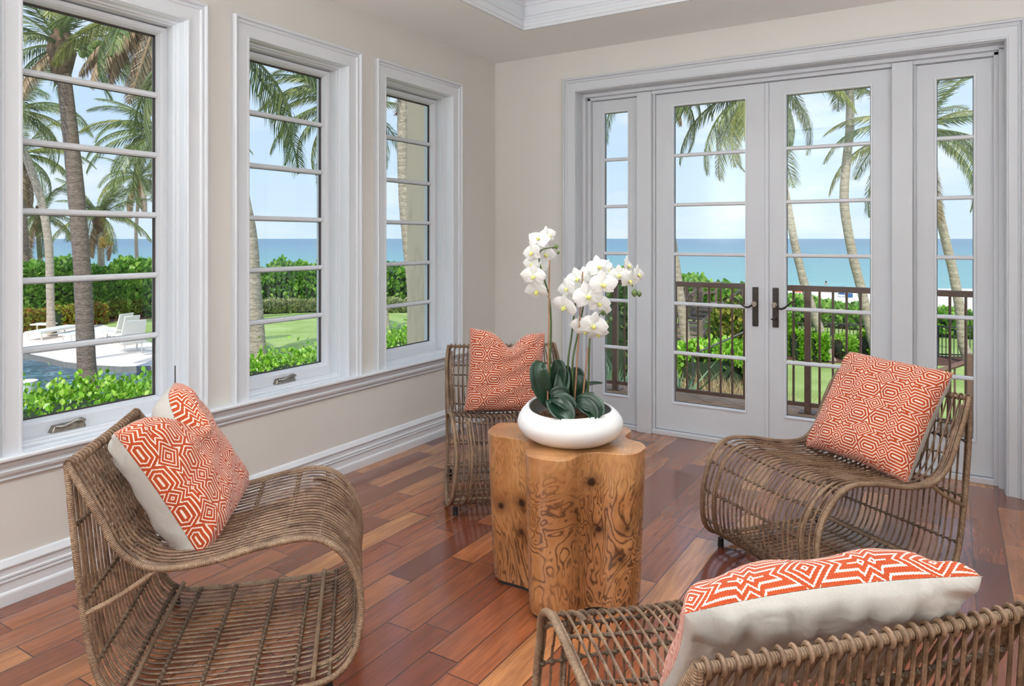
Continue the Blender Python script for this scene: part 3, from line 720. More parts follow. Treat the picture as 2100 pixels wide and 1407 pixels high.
t.link(t.p.outputs[0],mx.inputs[1]);t.link(tl.outputs[0],mx.inputs[2]);t.link(mx.outputs[0],t.out.inputs[0]);M['petal']=t.m
M['lip']=plain('yellow green orchid lip',srgb(214,214,120),.5,var=.25,vs=90);M['bud']=plain('green orchid bud',srgb(92,112,62),.5,var=.15,vs=40)
t=NT('dark orchid leaf');n_=t.noise(t.coord(),14,3);t.link(t.ramp(n_,[(.3,srgb(18,40,30)),(.7,srgb(36,66,46))]),t.p.inputs['Base Color']);t.set(Roughness=.32);M['oleaf']=t.m
def petal(q,ang,L,Wd,cup,tip=1.0,twist=0):
    n=7;k=5;V=[];F=[]
    for i in range(n+1):
        s_=i/n;w=Wd*math.sin(math.pi*min(1,(s_*.93+.07))**.8)**.75*(1 if s_<.98 else .4)
        for j in range(k+1):
            b=j/k*2-1;x=s_*L;y=b*w/2;z=cup*(s_**2)*L-.35*abs(b)**2*w*.4+.05*L*math.sin(s_*3)+.0015*math.sin(b*5+i)
            ca,sa=math.cos(ang),math.sin(ang);V.append((x*ca-y*sa,x*sa+y*ca,z))
    for i in range(n):
        for j in range(k):a=i*(k+1)+j;F.append((a,a+k+1,a+k+2,a+1))
    q.add(V,F)
fm=MB()
for an,L,Wd,c in ((R(90),.050,.036,.05),(R(215),.048,.034,-.1),(R(325),.048,.034,-.1),(R(5),.054,.060,.12),(R(175),.054,.060,.12)): petal(fm,an,L,Wd,c)
FLM=fm.build('flower',M['petal'],None,'all',fix=False);
lm=MB();lm.tube([(0,0,.0),(0,-.003,.009),(0,-.008,.013),(0,-.015,.013)],[.003,.006,.0055,.002],8);lm.tube([(-.010,-.005,.008),(0,-.003,.007),(.010,-.005,.008)],[.002,.004,.002],6)
LPM=lm.build('lip',M['lip'],None,True)
FLP=FLM.data;LPD=LPM.data;bpy.data.objects.remove(FLM);bpy.data.objects.remove(LPM)
def child(name,data,parent,mw):
    o=bpy.data.objects.new(name,data);COL.objects.link(o);o.parent=parent;o.matrix_parent_inverse=Matrix.Identity(4)
    o.matrix_basis=parent.matrix_world.inverted()@mw;o.matrix_world=mw;return o
def face_mat(p,nrm,roll,sc_):
    N=Vector(nrm).normalized();U=Vector((0,0,1));X=U.cross(N).normalized();Y=N.cross(X)
    m4=Matrix((X,Y,N)).transposed().to_4x4();return Matrix.Translation(Vector(p))@m4@Matrix.Rotation(roll,4,'Z')@Matrix.Scale(sc_,4)
DB=2.80
def orchid(label,stems,stakes,flowers,buds,leaves,seed):
    rr=random.Random(seed);b0=far(*stems[0][0][0][:2],stems[0][1]);e=empty('orchid_plant',b0,label,'orchid','orchids in the bowl')
    for pts,d in stems:
        P=smooth_open([far(x,y,d+dd) for x,y,dd in pts],5);q=MB();q.tube(P,[.0046-.0022*i/len(P) for i in range(len(P))],8);q.build('stem',M['stem'],e,True)
    for (a,b),d in stakes:
        q=MB();A=far(*a,d);B=far(*b,d);q.tube([A,A+(B-A)*.33,A+(B-A)*.66,B],[.0034,.0032,.0031,.0028],8);q.build('stake',M['stake'],e,True)
    for x,y,dd,s_,yaw,pit in flowers:
        p=far(x,y,DB+dd);to=-FW*math.cos(R(yaw))+RT*math.sin(R(yaw));nrm=to*math.cos(R(pit))+UP*math.sin(R(pit));mw=face_mat(p,nrm,rr.uniform(-.35,.35),s_)
        fo=child('flower',FLP,e,mw);child('lip',LPD,fo,mw)
    for x,y,dd,r_ in buds:
        p=far(x,y,DB+dd);q=MB();q.lathe([(.0005,-r_*1.3),(r_*.7,-r_*.8),(r_,0),(r_*.75,r_*.8),(.0005,r_*1.4)],p,12,False);q.build('bud',M['bud'],e,True)
    for pts,wd in leaves:
        C=smooth_open([far(x,y,DB+dd) for x,y,dd in pts],5);n=len(C);V=[];F=[]
        T=np.gradient(C,axis=0);T/=np.linalg.norm(T,axis=1)[:,None]
        # leaf width lies across the view for the broad leaves
        for i in range(n):
            s_=i/(n-1);w=wd*max(.12,math.sin(math.pi*min(1,s_*.86+.10))**.7)*(1 if i<n-1 else .15)
            S=np.cross(T[i],-FW*.8+UP*.6);S/=np.linalg.norm(S);Nn=np.cross(S,T[i])
            for j in range(7):
                b=j/3-1;V.append(C[i]+S*b*w/2+Nn*(.28*w*b*b))
        for i in range(n-1):
            for j in range(6):a=i*7+j;F.append((a,a+7,a+8,a+1))
        q=MB();q.add(V,F);o=q.build('leaf',M['oleaf'],e,'all');sm=o.modifiers.new('thick','SOLIDIFY');sm.thickness=.0022
def smooth_open(P,n):
    P=[np.array(p) for p in P];out=[];m=len(P)
    for i in range(m-1):
        p1,p2=P[i],P[i+1];p0=P[i-1] if i else 2*p1-p2;p3=P[i+2] if i+2<m else 2*p2-p1
        for k in range(n):
            t=k/n;out.append(.5*(2*p1+(-p0+p2)*t+(2*p0-5*p1+4*p2-p3)*t*t+(-p0+3*p1-3*p2+p3)*t**3))
    out.append(P[-1]);return np.array(out)
orchid('white orchid with the tall left stem, nearest the corner chair',
 [([(1124,832,0),(1128,740,0),(1130,660,0),(1125,605,0),(1112,560,0),(1105,528,-.01),(1112,512,-.02),(1137,507,-.03)],DB-.03)],
 [(((1123,838),(1127,534)),DB-.045)],
 [(1106,490,-.02,.95,-25,35),(1124,483,.02,.8,40,10),(1092,518,-.03,.95,-50,0),(1118,521,.0,.9,30,-10),(1092,541,-.01,.85,-40,0),(1094,566,-.05,1.0,-20,-5),(1107,545,.03,.8,20,0),(1101,596,-.02,1.05,-35,-30)],
 [(1141,506,-.03,.0085),(1145,518,-.03,.006),(1134,508,-.03,.004)],
 [([(1128,832,-.03),(1112,800,-.05),(1104,760,-.05),(1118,742,-.04),(1138,735,-.02)][:3]+[(1112,742,-.03)],.075),
  ([(1130,830,0),(1140,790,.0),(1143,755,.0),(1138,738,0)],.072),
  ([(1136,832,-.02),(1150,800,-.02),(1154,770,0),(1152,752,0)],.06),
  ([(1128,818,-.07),(1145,838,-.11),(1160,855,-.14),(1163,868,-.16)],.085),
  ([(1132,816,-.08),(1152,822,-.1),(1168,832,-.11),(1178,842,-.12)],.060),
  ([(1128,826,-.03),(1112,806,-.03),(1098,797,0),(1091,792,.02)],.030),
  ([(1128,812,-.06),(1142,806,-.07),(1158,806,-.06),(1164,812,-.05)],.045)],1)
orchid('white orchid with two stems in the bowl middle, its blooms fullest',
 [([(1166,825,0),(1165,744,0),(1172,690,0),(1179,632,0),(1184,585,0),(1205,553,-.01),(1240,553,-.02),(1275,565,-.03),(1297,580,-.04)],DB+.03),
  ([(1178,822,0),(1174,747,0),(1184,690,0),(1194,640,0),(1202,600,-.02),(1215,585,-.03)],DB+.0)],
 [(((1178,830),(1195,557)),DB-.03)],
 [(1184,572,.02,1.0,-20,10),(1163,592,.0,.9,-45,0),(1158,628,-.04,1.1,-40,-25),(1178,607,.02,.9,-20,0),(1205,607,-.07,1.2,5,5),(1200,572,.02,1.1,-10,20),(1228,548,-.01,1.05,10,25),(1246,553,.0,.85,50,0),(1236,583,-.08,1.15,12,5),
  (1216,562,.0,1.0,0,15),(1270,564,-.04,.85,-15,-5),(1287,545,-.02,.85,60,10),(1291,575,-.05,.85,30,-10),(1308,563,-.03,.8,50,5)],
 [(1301,601,-.05,.012),(1311,603,-.05,.0095),(1297,586,-.05,.004)],
 [([(1172,828,.02),(1162,800,.02),(1160,770,.03),(1166,750,.04)],.060),
  ([(1178,828,.03),(1186,800,.04),(1184,770,.05),(1176,754,.05)],.060),
  ([(1182,828,.0),(1192,805,.0),(1190,785,.0),(1184,770,.01)],.055),
  ([(1178,822,-.02),(1196,815,.0),(1212,812,.03),(1223,813,.05)],.030),
  ([(1186,812,.02),(1200,792,.04),(1216,786,.06),(1236,785,.08)],.014)],2)
orchid('white orchid with the short right stem and low blooms',
 [([(1204,828,0),(1207,780,0),(1208,730,0),(1209,700,0),(1212,675,-.01),(1222,655,-.02),(1236,640,-.03),(1248,650,-.03)],DB-.02)],
 [(((1194,826),(1206,712)),DB-.04)],
 [(1217,667,-.07,1.1,5,-5),(1191,668,-.02,.85,-25,-15),(1228,622,-.05,.95,20,0),(1226,684,-.04,.85,20,-35),(1200,680,-.04,.7,-10,-40),(1240,632,.0,.75,45,0)],
 [(1237,642,-.04,.009),(1245,662,-.04,.008),(1253,655,-.04,.008)],
 [([(1180,826,-.06),(1205,828,-.09),(1222,842,-.12),(1226,858,-.15)],.078),
  ([(1182,828,-.08),(1196,832,-.1),(1212,846,-.13),(1218,862,-.16)],.060)],3)

# ------------------------------------------------------------------ balcony and railing
q=MB();q.box((-1.0,.24,-.25),(5.6,1.75,-.03));tag(q.build('balcony_slab',M['balc']),'brown stone balcony floor outside the glazed doors','balcony')
RY=1.5;ztop=1.012
def ryx(px): r=ray(px,600);return (CAMP+r*((RY-CAMP[1])/r[1]))[0]
e=empty('balcony_railing',(1.6,RY,-.03),'brown metal railing along the balcony edge outside the glazed doors','railing')
q=MB();q.box((-.8,RY-.026,ztop-.045),(5.4,RY+.026,ztop));q.build('top_rail',M['rail'],e,False,.004)
q=MB();q.box((-.8,RY-.015,.02),(5.4,RY+.015,.052));q.build('bottom_rail',M['rail'],e,False,.003)
posts=[ryx(1262),ryx(1656.6),3.66]
for x in posts:
    q=MB();q.box((x-.024,RY-.024,-.03),(x+.024,RY+.024,ztop-.04));p=q.build('post',M['rail'],e,False,.003)
    q=MB();q.box((x-.06,RY-.06,-.03),(x+.06,RY+.06,-.022));q.build('base_plate',M['rail'],p)
sp_=(ryx(1526)-ryx(1386.6))/6;x0=ryx(1386.6)
k=-16
while True:
    x=x0+k*sp_;k+=1
    if x>5.3:break
    if x<-.7 or min(abs(x-p) for p in posts)<.03:continue
    q=MB();q.tube([(x,RY,.04),(x,RY,ztop-.04)],.0095,8)
    if k%3==0:q.lathe([(.009,-.03),(.015,-.02),(.016,0),(.015,.02),(.009,.03)],(x,RY,.42),10,False)
    q.build('baluster',M['rail'],e,True)
e=empty('stair_handrail',(3.35,2.25,-.5),'short dark sloping stair rail beyond the balcony, right of the doors','railing')
A=far(1905,768,7.6);B=far(2020,730,7.6);q=MB();q.tube([A,B],.03,8);q.build('rail',M['rail'],e,True)
for px in (1925,1958,1990):
    t_=(px-1905)/115;P=A+(B-A)*t_;q=MB();q.tube([P,P-np.array([0,0,1.2])],.012,6);q.build('baluster',M['rail'],e,True)
q=MB();P=far(1990,742,7.55);q.box(P-np.array([.04,.04,1.2]),P+np.array([.04,.04,.09]));q.build('newel_post',M['rail'],e,False,.01)
# stucco column seen through the third window
q=MB();q.box((-1.2,.336,G-.1),(-.55,1.05,3.4));tag(q.build('stucco_column',M['stucco'],None,False,.01),'tan stucco column outside the third window','column')
# roof above so the sun stays outside
q=MB();q.box((-1.1,YB-1,3.25),(XR+1,.9,3.45));tag(q.build('roof',M['stucco']),'flat stucco roof slab over the room','roof')

# ------------------------------------------------------------------ ground
def gp(L,z=G): return [tuple(gnd(x,y,z)[:2]) for x,y in L]
bd=gp([(195,660),(312,703),(420,716),(560,742)])     # edge between pool deck and lawn
poolfar=gp([(10,722),(60,726),(95,733),(130,742),(190,749),(250,752),(330,750),(400,752)])
q=MB();q.prism(list(bd)+[(-9.5,2.0),(-9.5,-9),(9,-9),(30,10),(34,40),(8,44),(-10,42),(-31,30),(-37.5,20),(-36,16)],G-.3,G);q.build('lawn',M['lawn'])
tag(bpy.data.objects['lawn'],'mown green lawn below the windows and doors','lawn')
leftfar=gp([(10,655),(120,652)])
q=MB();q.prism([tuple(p) for p in poolfar]+[(-12.4,5.0)]+[bd[3],bd[2],bd[1],bd[0]]+[leftfar[1],leftfar[0],(-48,4),(-44,-2)],G-.3,G+.01);tag(q.build('pool_deck',M['deck']),'cream paved deck around the swimming pool','terrace')
q=MB()
pf=[tuple(p) for p in poolfar]
V=[];F=[]
for p in pf: V+=[(p[0],p[1],G+.0),(p[0],p[1],G-.28)]
for i in range(len(pf)-1):F.append((2*i,2*i+1,2*i+3,2*i+2))
e=empty('swimming_pool',(-17,4,G-.25),'curved swimming pool of rippled blue water outside the first window','pool')
q.add(V,F);q.build('tile_band',M['tile'],e)
q=MB();q.prism(pf+[(-11,5.5),(-9.0,3),(-9.0,-12),(-40,-12)],G-.7,G-.2);q.build('water',M['pool'],e)
e=empty('planter_pot',gnd(52,812,G-.2),'white round planter at the near side of the pool','planter')
pp=gnd(52,812,G-.2);q=MB();q.lathe([(.22,-.2),(.27,0),(.30,.25),(.30,.42),(.26,.42),(.24,.36)],pp,20);q.build('pot',M['outwhite'],e,True)
SZ=-4.2
shore=[tuple(gnd(x,y,SZ)[:2]) for x,y in ((2400,593),(2000,592),(1700,591),(1450,590),(1250,590),(900,575),(600,562),(300,556),(50,552))]
sl_=shore[-1];sf=shore[0]
q=MB();q.prism([(200,-60),(200,120)]+[(p[0],p[1]+1.5) for p in shore]+[(-400,sl_[1]-40),(-400,-60)],SZ-.3,SZ-.01);tag(q.build('beach_sand',M['sand']),'pale sand beach between the hedge and the sea','beach')
q=MB();V=[(300,sf[1]+30)]+shore+[(-400,sl_[1]-90),(-9000,-2500),(-9000,12000),(6000,12000),(3000,600)]
q.add([(a,b,SZ) for a,b in V],[tuple(range(len(V)))])
tag(q.build('sea',M['sea']),'calm turquoise and blue sea reaching the horizon','sea')
q=MB();q.prism(gp([(1190,770),(1395,716),(1395,688),(1180,690)]),G-.05,G+.015);tag(q.build('paver_path',M['pink']),'pinkish paved path below the left sidelight','path')

# ------------------------------------------------------------------ vegetation
LV=np.array([(0,0,0),(.32,.35,.05),(.30,.72,.02),(0,1,-.10),(-.30,.72,.02),(-.32,.35,.05)])
def leaves_mesh(P,size,seed,updir=.4,nrm=None):
    rs=np.random.RandomState(seed);n=len(P)
    d=rs.normal(size=(n,3));d[:,2]=np.abs(d[:,2])*.7+updir
    if nrm is not None:d+=nrm*.9
    d/=np.linalg.norm(d,axis=1)[:,None]
    a=rs.normal(size=(n,3));s=np.cross(d,a);s/=np.linalg.norm(s,axis=1)[:,None]+1e-9;w=np.cross(s,d)
    sz=size*rs.uniform(.6,1.25,n)
    V=P[:,None,:]+sz[:,None,None]*(LV[None,:,0,None]*s[:,None,:]+LV[None,:,1,None]*d[:,None,:]+LV[None,:,2,None]*w[:,None,:])
    V=V.reshape(-1,3);base=np.arange(n)*6
    q=MB();q.v=[tuple(v) for v in V];q.uv=[(0,0)]*len(V)
    q.f=[f for b in base for f in ((b,b+1,b+2,b+3),(b,b+3,b+4,b+5))]
    return q
def hedge(name,label,path,wd,h,n,size,mat,seed,cat='hedge',hv=.12,group=None,z0=G,cf=.9):
    """leafy bank following a path; h may vary along it"""
    P=np.array(path,float);L=np.r_[0,np.cumsum(np.linalg.norm(np.diff(P,axis=0),axis=1))]
    hh=np.full(len(P),h) if np.isscalar(h) else np.array(h,float)
    rs=np.random.RandomState(seed)
    c=P.mean(0);e=empty(name,(c[0],c[1],z0),label,cat,group)
    s=rs.uniform(0,L[-1],n);x=np.interp(s,L,P[:,0]);y=np.interp(s,L,P[:,1]);hs=np.interp(s,L,hh)
    s2=np.clip(s+.1,0,L[-1]);tx=np.interp(s2,L,P[:,0])-np.interp(s2-.2,L,P[:,0]);ty=np.interp(s2,L,P[:,1])-np.interp(s2-.2,L,P[:,1]);tn=np.hypot(tx,ty)+1e-9;nx,ny=-ty/tn,tx/tn
    th=rs.uniform(-.1,math.pi+.1,n)           # around the section
    bump=1+hv*(np.sin(s*2.1+seed)+np.sin(s*4.7+1.3*seed)*.6+np.sin(s*.9)*.7)/1.6+rs.normal(0,.04,n)
    sx=np.sign(np.cos(th))*np.abs(np.cos(th))**.5;sz=np.abs(np.sin(th))**.5
    off=sx*wd/2*bump;zz=z0+hs*np.maximum(.0,sz)*bump
    zz=np.where(rs.uniform(size=n)<.35,z0+hs*rs.uniform(0,1,n)*bump,zz)
    Q=np.stack([x+nx*off,y+ny*off,zz],1)
    nr=np.stack([nx*sx,ny*sx,sz],1)
    leaves_mesh(Q,size,seed,.2,nr).build('leaves',mat,e,False,fix=False)
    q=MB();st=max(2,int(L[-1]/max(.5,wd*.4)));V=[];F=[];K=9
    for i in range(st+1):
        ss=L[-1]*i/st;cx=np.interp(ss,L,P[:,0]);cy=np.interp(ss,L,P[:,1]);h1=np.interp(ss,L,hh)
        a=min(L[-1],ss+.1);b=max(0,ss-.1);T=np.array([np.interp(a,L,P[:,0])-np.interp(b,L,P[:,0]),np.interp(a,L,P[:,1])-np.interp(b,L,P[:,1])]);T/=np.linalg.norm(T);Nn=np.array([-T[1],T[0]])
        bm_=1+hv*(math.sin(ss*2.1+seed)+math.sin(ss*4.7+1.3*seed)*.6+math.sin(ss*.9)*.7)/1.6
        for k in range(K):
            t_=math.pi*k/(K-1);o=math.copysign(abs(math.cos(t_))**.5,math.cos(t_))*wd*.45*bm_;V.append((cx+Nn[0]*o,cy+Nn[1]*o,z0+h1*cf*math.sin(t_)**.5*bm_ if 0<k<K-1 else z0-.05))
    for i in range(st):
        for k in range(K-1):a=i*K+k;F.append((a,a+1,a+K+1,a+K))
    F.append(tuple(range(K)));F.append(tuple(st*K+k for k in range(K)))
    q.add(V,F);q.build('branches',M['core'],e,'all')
    return e
hedge('shrub_bed','bright green broad-leaved shrubs close below the windows',[(-5.1,-2.6),(-5.1,7.4)],2.5,2.33,42000,.072,M['leafnear'],3,'shrub',.03,cf=.985)
A1=gnd(10,664,G)[:2];A2=gnd(310,646,G)[:2];A3=gnd(600,634,G)[:2]
hedge('beach_hedge','tall dense green hedge behind the pool loungers',[A1+np.array([-1,-1.5]),A1,(A1+A2)/2,A2],2.4,[2.9,2.75,2.7,2.6],13000,.30,M['leafhedge'],5)
hedge('beach_hedge','tall green hedge at the far edge of the lawn, seen through the middle windows',[A2,A3,gnd(760,632,G)[:2],gnd(900,628,G)[:2],(-18,33),(-12,33)],2.6,[2.6,2.5,2.5,2.3,2.1,2.1],15000,.28,M['leafhedge'],6)
hedge('beach_hedge','low sea hedge before the beach, seen through the right door',[(-12.5,33),(-8,33.5),(-5,33.5),(-3,33),(0,32.5),(6,31.5),(12,30),(17,28)],3.2,[1.95,1.85,1.3,.95,.85,.8,.8,.8],12000,.26,M['leafhedge'],7)
hedge('dark_shrub','darker olive shrub against the hedge, right of the thick palm',[gnd(218,640,G)[:2],gnd(300,640,G)[:2]],1.8,1.55,5000,.17,M['leafdark'],8,'shrub',.06)
hedge('croton_bed','red and yellow croton shrubs at the pool deck, left of the thick palm',[gnd(20,681,G)[:2],gnd(95,676,G)[:2]],1.4,.85,3500,.17,M['leafred'],9,'shrub',.1)
hedge('croton_bed','red and yellow croton shrubs just behind the thick palm',[gnd(112,672,G)[:2],gnd(200,662,G)[:2]],1.4,.85,3500,.17,M['leafred'],10,'shrub',.1)
hedge('border_grass','pale tufted border plants along the lawn edge under the hedge',[gnd(505,644,G)[:2],gnd(600,640,G)[:2],gnd(720,638,G)[:2],gnd(850,640,G)[:2]],1.0,.55,5000,.26,M['leafgrass'],11,'plant',.12)
q=MB();q.prism(gp([(200,662),(330,652),(330,645),(200,650)]),G-.05,G+.02);tag(q.build('mulch_bed',M['mulch']),'brown mulch strip at the hedge foot beyond the loungers','mulch')
q=MB();q.prism(gp([(1500,738),(1600,736),(1680,744),(1820,748),(2060,752),(2060,735),(1500,718)]),G-.05,G+.02);tag(q.build('mulch_bed',M['mulch']),'brown mulch bed around the palms seen through the right door','mulch')
# shrubs through the doors
hedge('garden_shrub','large dark green shrub behind the left sidelight railing',[far(1225,700,21)[:2],far(1300,700,22)[:2]],2.5,2.6,6000,.16,M['leafdark'],12,'shrub',.08)
hedge('garden_shrub','sea grape shrub with yellowing leaves behind the left door handle',[far(1468,690,22)[:2],far(1545,690,21.5)[:2]],2.4,1.85,8000,.16,M['leafyel'],13,'shrub',.14)
hedge('garden_shrub','bright lime green shrub low in the left door',[far(1455,760,15.5)[:2],far(1490,760,16.2)[:2],far(1518,760,17)[:2]],1.6,1.55,8000,.13,M['leafnear'],14,'shrub',.16)
hedge('garden_shrub','small green ground shrub at the foot of the left door palm',[far(1378,735,18.6)[:2],far(1412,735,19)[:2]],.9,.75,1800,.13,M['leafnear'],15,'shrub',.12)
for (px,d,h,s_,lab) in ((1612,25.6,1.35,21,'leafy green bush at the left edge of the right door'),(1641,24.6,.95,22,'small bright bush just left of the leaning palm foot'),(1676,24.3,.95,23,'small bright bush at the foot of the leaning palm, right door'),(1732,24.5,.75,24,'small bright bush left of the cushion, right door'),(1783,24.5,.8,25,'small bright bush at the right edge of the right door')):
    a=far(px-12,700,d)[:2];b=far(px+12,700,d)[:2];hedge('garden_bush',lab,[a,b],.95,h,1700,.12,M['leafnear'],s_,'bush',.12,'bushes on the mulch bed')
def blades(name,label,pts,n,h,spread,wd,mat,seed,cat,kind=None,z0=G,lean=.5):
    rs=random.Random(seed);c=np.mean([p for p in pts],0);q=MB()
    for _ in range(n):
        i=rs.randrange(len(pts)-1);t_=rs.random();b=np.array(pts[i])*(1-t_)+np.array(pts[i+1])*t_+np.array([rs.gauss(0,spread),rs.gauss(0,spread)])
        a=rs.uniform(0,6.28);hh=h*rs.uniform(.5,1.1);l=lean*hh*rs.uniform(.2,1.2);dx,dy=math.cos(a),math.sin(a);sx,sy=-dy*wd,dx*wd
        z=z0;q.add([(b[0]-sx,b[1]-sy,z),(b[0]+sx,b[1]+sy,z),(b[0]+dx*l*.4+sx*.8,b[1]+dy*l*.4+sy*.8,z+hh*.6),(b[0]+dx*l*.4-sx*.8,b[1]+dy*l*.4-sy*.8,z+hh*.6),(b[0]+dx*l,b[1]+dy*l,z+hh)],[(0,1,2,3),(3,2,4)])
    return tag(q.build(name,mat,None,False,fix=False),label,cat,None,kind)
blades('dry_grass','dry tan ornamental grass low in the left door',[far(1450,780,15)[:2],far(1490,780,14)[:2],far(1545,780,14)[:2]],3800,1.25,.45,.012,M['tan'],31,'grass','stuff',G,.7)
blades('dry_grass','dry tan grass clump left of the low white wall',[far(1408,770,13.6)[:2],far(1430,770,13.6)[:2]],900,.8,.12,.012,M['tan'],32,'grass','stuff',G,.7)
for k,(px,py,d,lab) in enumerate(((1395,800,11.5,'spiky agave at the bottom left corner of the left door'),(1250,790,11.8,'spiky agave left of the railing post in the sidelight'),(1284,790,12.4,'spiky agave right of the railing post in the sidelight'))):
    b=far(px,py,d);blades('agave',lab,[b[:2],b[:2]+.01],34,.95,.05,.035,M['agave'],40+k,'plant',None,b[2]-.55,.9)
# low walls beside the door stairs
def block(name,label,cat,a,b,h,th,mat,z0=G,capm=None):
    a=np.array(a);b=np.array(b);d=b-a;L=np.linalg.norm(d);d/=L;nn=np.array([-d[1],d[0]])
    e=empty(name,((a+b)[0]/2,(a+b)[1]/2,z0),label,cat)
    q=MB();q.prism([tuple(a-nn*th/2),tuple(b-nn*th/2),tuple(b+nn*th/2),tuple(a+nn*th/2)],z0,z0+h);q.build('wall_body',mat,e)
    q=MB();t2=th/2+.04;q.prism([tuple(a-nn*t2-d*.04),tuple(b-nn*t2+d*.04),tuple(b+nn*t2+d*.04),tuple(a+nn*t2-d*.04)],z0+h,z0+h+.07);q.build('wall_cap',capm or M['cream'],e)
block('garden_wall','low concrete garden wall with pale cap at the left edge of the left door','wall',far(1360,760,15.2)[:2],far(1424,750,17.0)[:2],.70,.30,M['stucco'])
block('garden_wall','short cream garden wall beside the lime shrub in the left door','wall',far(1427,750,17.0)[:2],far(1475,750,17.6)[:2],.62,.35,M['cream'])
block('garden_wall','cream kerb curving below the dry grass in the left door','wall',far(1404,790,11.6)[:2],far(1490,812,10.4)[:2],.35,.35,M['cream'],G+.35)
# boardwalk stairs
e=empty('boardwalk_stairs',gnd(1430,690,G),'weathered timber stairs rising to the beach deck, left door','stairs')
A=gnd(1392,706,G);Bp=far(1478,634,31)
dr=(Bp-A);hd=np.array([dr[0],dr[1],0]);hl=np.linalg.norm(hd);hd/=hl;sd=np.array([-hd[1],hd[0],0])
for i in range(8):
    t_=(i+.5)/8;c=A+dr*t_;q=MB();q.obox(c,hd,sd,UP,.28,.9,.04);q.build('tread',M['wood'],e)
for s_ in (-1,1):
    q=MB();q.tube([A+sd*s_*.95+UP*.95,Bp+sd*s_*.95+UP*.95],.05,6);q.tube([A+sd*s_*.95+UP*.5,Bp+sd*s_*.95+UP*.5],.045,6);q.tube([A+sd*s_*.95,Bp+sd*s_*.95],.10,4);q.build('handrail',M['wood'],e)
    for i in range(5):
        c=A+dr*(i/4)+sd*s_*.95;q=MB();q.obox(c+UP*.45,hd,sd,UP,.06,.06,.55);q.build('post',M['wood'],e)
e=empty('beach_deck',(Bp[0],Bp[1],G),'raised weathered timber deck with railing at the hedge, left door','deck')
C=Bp+hd*1.6;q=MB();q.obox(C+UP*(-.03),hd,sd,UP,1.7,1.7,.05);q.build('deck_boards',M['wood'],e)
for i in range(-2,3):
    for s_ in (-1,1):
        q=MB();q.obox(C+hd*i*.8+sd*s_*1.65+UP*.1,hd,sd,UP,.05,.05,.9);q.build('post',M['wood'],e)
q=MB()
for s_ in (-1,1):
    q.obox(C+sd*s_*1.65+UP*.95,hd,sd,UP,1.7,.07,.03);q.obox(C+sd*s_*1.65+UP*.5,hd,sd,UP,1.7,.03,.05)
q.build('handrail',M['wood'],e)
e=empty('garden_handrail',gnd(1440,800,G),'thin grey metal handrail sloping across the shrubs, left door','railing')
A=far(1421,727,14.5);B=far(1535,677,14.5);q=MB();q.tube([A,B],.022,6);q.build('rail',M['dfence'],e,True)
q=MB();q.tube([A,A-np.array([0,0,.9])],.02,6);q.build('post',M['dfence'],e,True)
# picket fences
def fence(label,a,b,h,step,z0=G):
    a=np.array(a);b=np.array(b);L=np.linalg.norm(b-a);d=(b-a)/L;e=empty('picket_fence',((a+b)[0]/2,(a+b)[1]/2,z0),label,'fence');d3=np.array([d[0],d[1],0]);n3=np.array([-d[1],d[0],0])
    for zz in (.12,h-.03):
        q=MB();q.obox(((a+b)[0]/2,(a+b)[1]/2,z0+zz),d3,n3,UP,L/2,.02,.025);q.build('rail',M['dfence'],e)
    n=int(L/step)
    for i in range(n+1):
        p=a+d*step*i;q=MB();r_=.03 if i%14==0 else .012;q.obox((p[0],p[1],z0+h/2),d3,n3,UP,r_,r_,h/2);q.build('picket' if i%14 else 'post',M['dfence'],e)
fence('dark metal picket fence behind the palms, right door',gnd(1600,722,G)[:2],gnd(2030,737,G)[:2],1.12,.125)
fence('dark metal picket fence under the hedge, middle windows',gnd(600,631,G)[:2],gnd(880,632,G)[:2],1.0,.16)
# beach things
def at_s(px,py): return gnd(px,py,SZ)
def beach_chair(label,px,py,mat,s=1,back=1.3):
    b=at_s(px,py);e=empty('beach_chair',b,label,'beach chair');q=MB()
    q.obox(b+UP*.35*s,RT,FW,UP,.35*s,.4*s,.05);q.build('seat',mat,e);q=MB();q.obox(b+UP*.75*s-RT*.1*s,RT,FW,UP,.28*s,.06,.42*s);q.build('backrest',mat,e)
    for i in(-1,1):
        for j in(-1,1):
            q=MB();P=b+RT*.3*s*i+FW*.35*s*j;q.tube([P,P+UP*.35*s],.03,6);q.build('leg',M['outwhite'],e)
beach_chair('orange beach chair on the sand, right door',1638,604,M['orange'],.8)
beach_chair('dark blue beach chair on the sand, right door',1728,609,M['teal'],.85)
b=at_s(1626,607);q=MB();q.obox(b+UP*.05,RT,FW,UP,.6,.5,.05);tag(q.build('beach_towel',M['magenta']),'pink towel on the sand left of the orange chair','towel')
b=at_s(1741,610);q=MB();q.obox(b+UP*.2,RT,FW,UP,.28,.2,.2);tag(q.build('cool_box',M['teal'],None,False,.03),'blue box beside the dark blue beach chair','box')
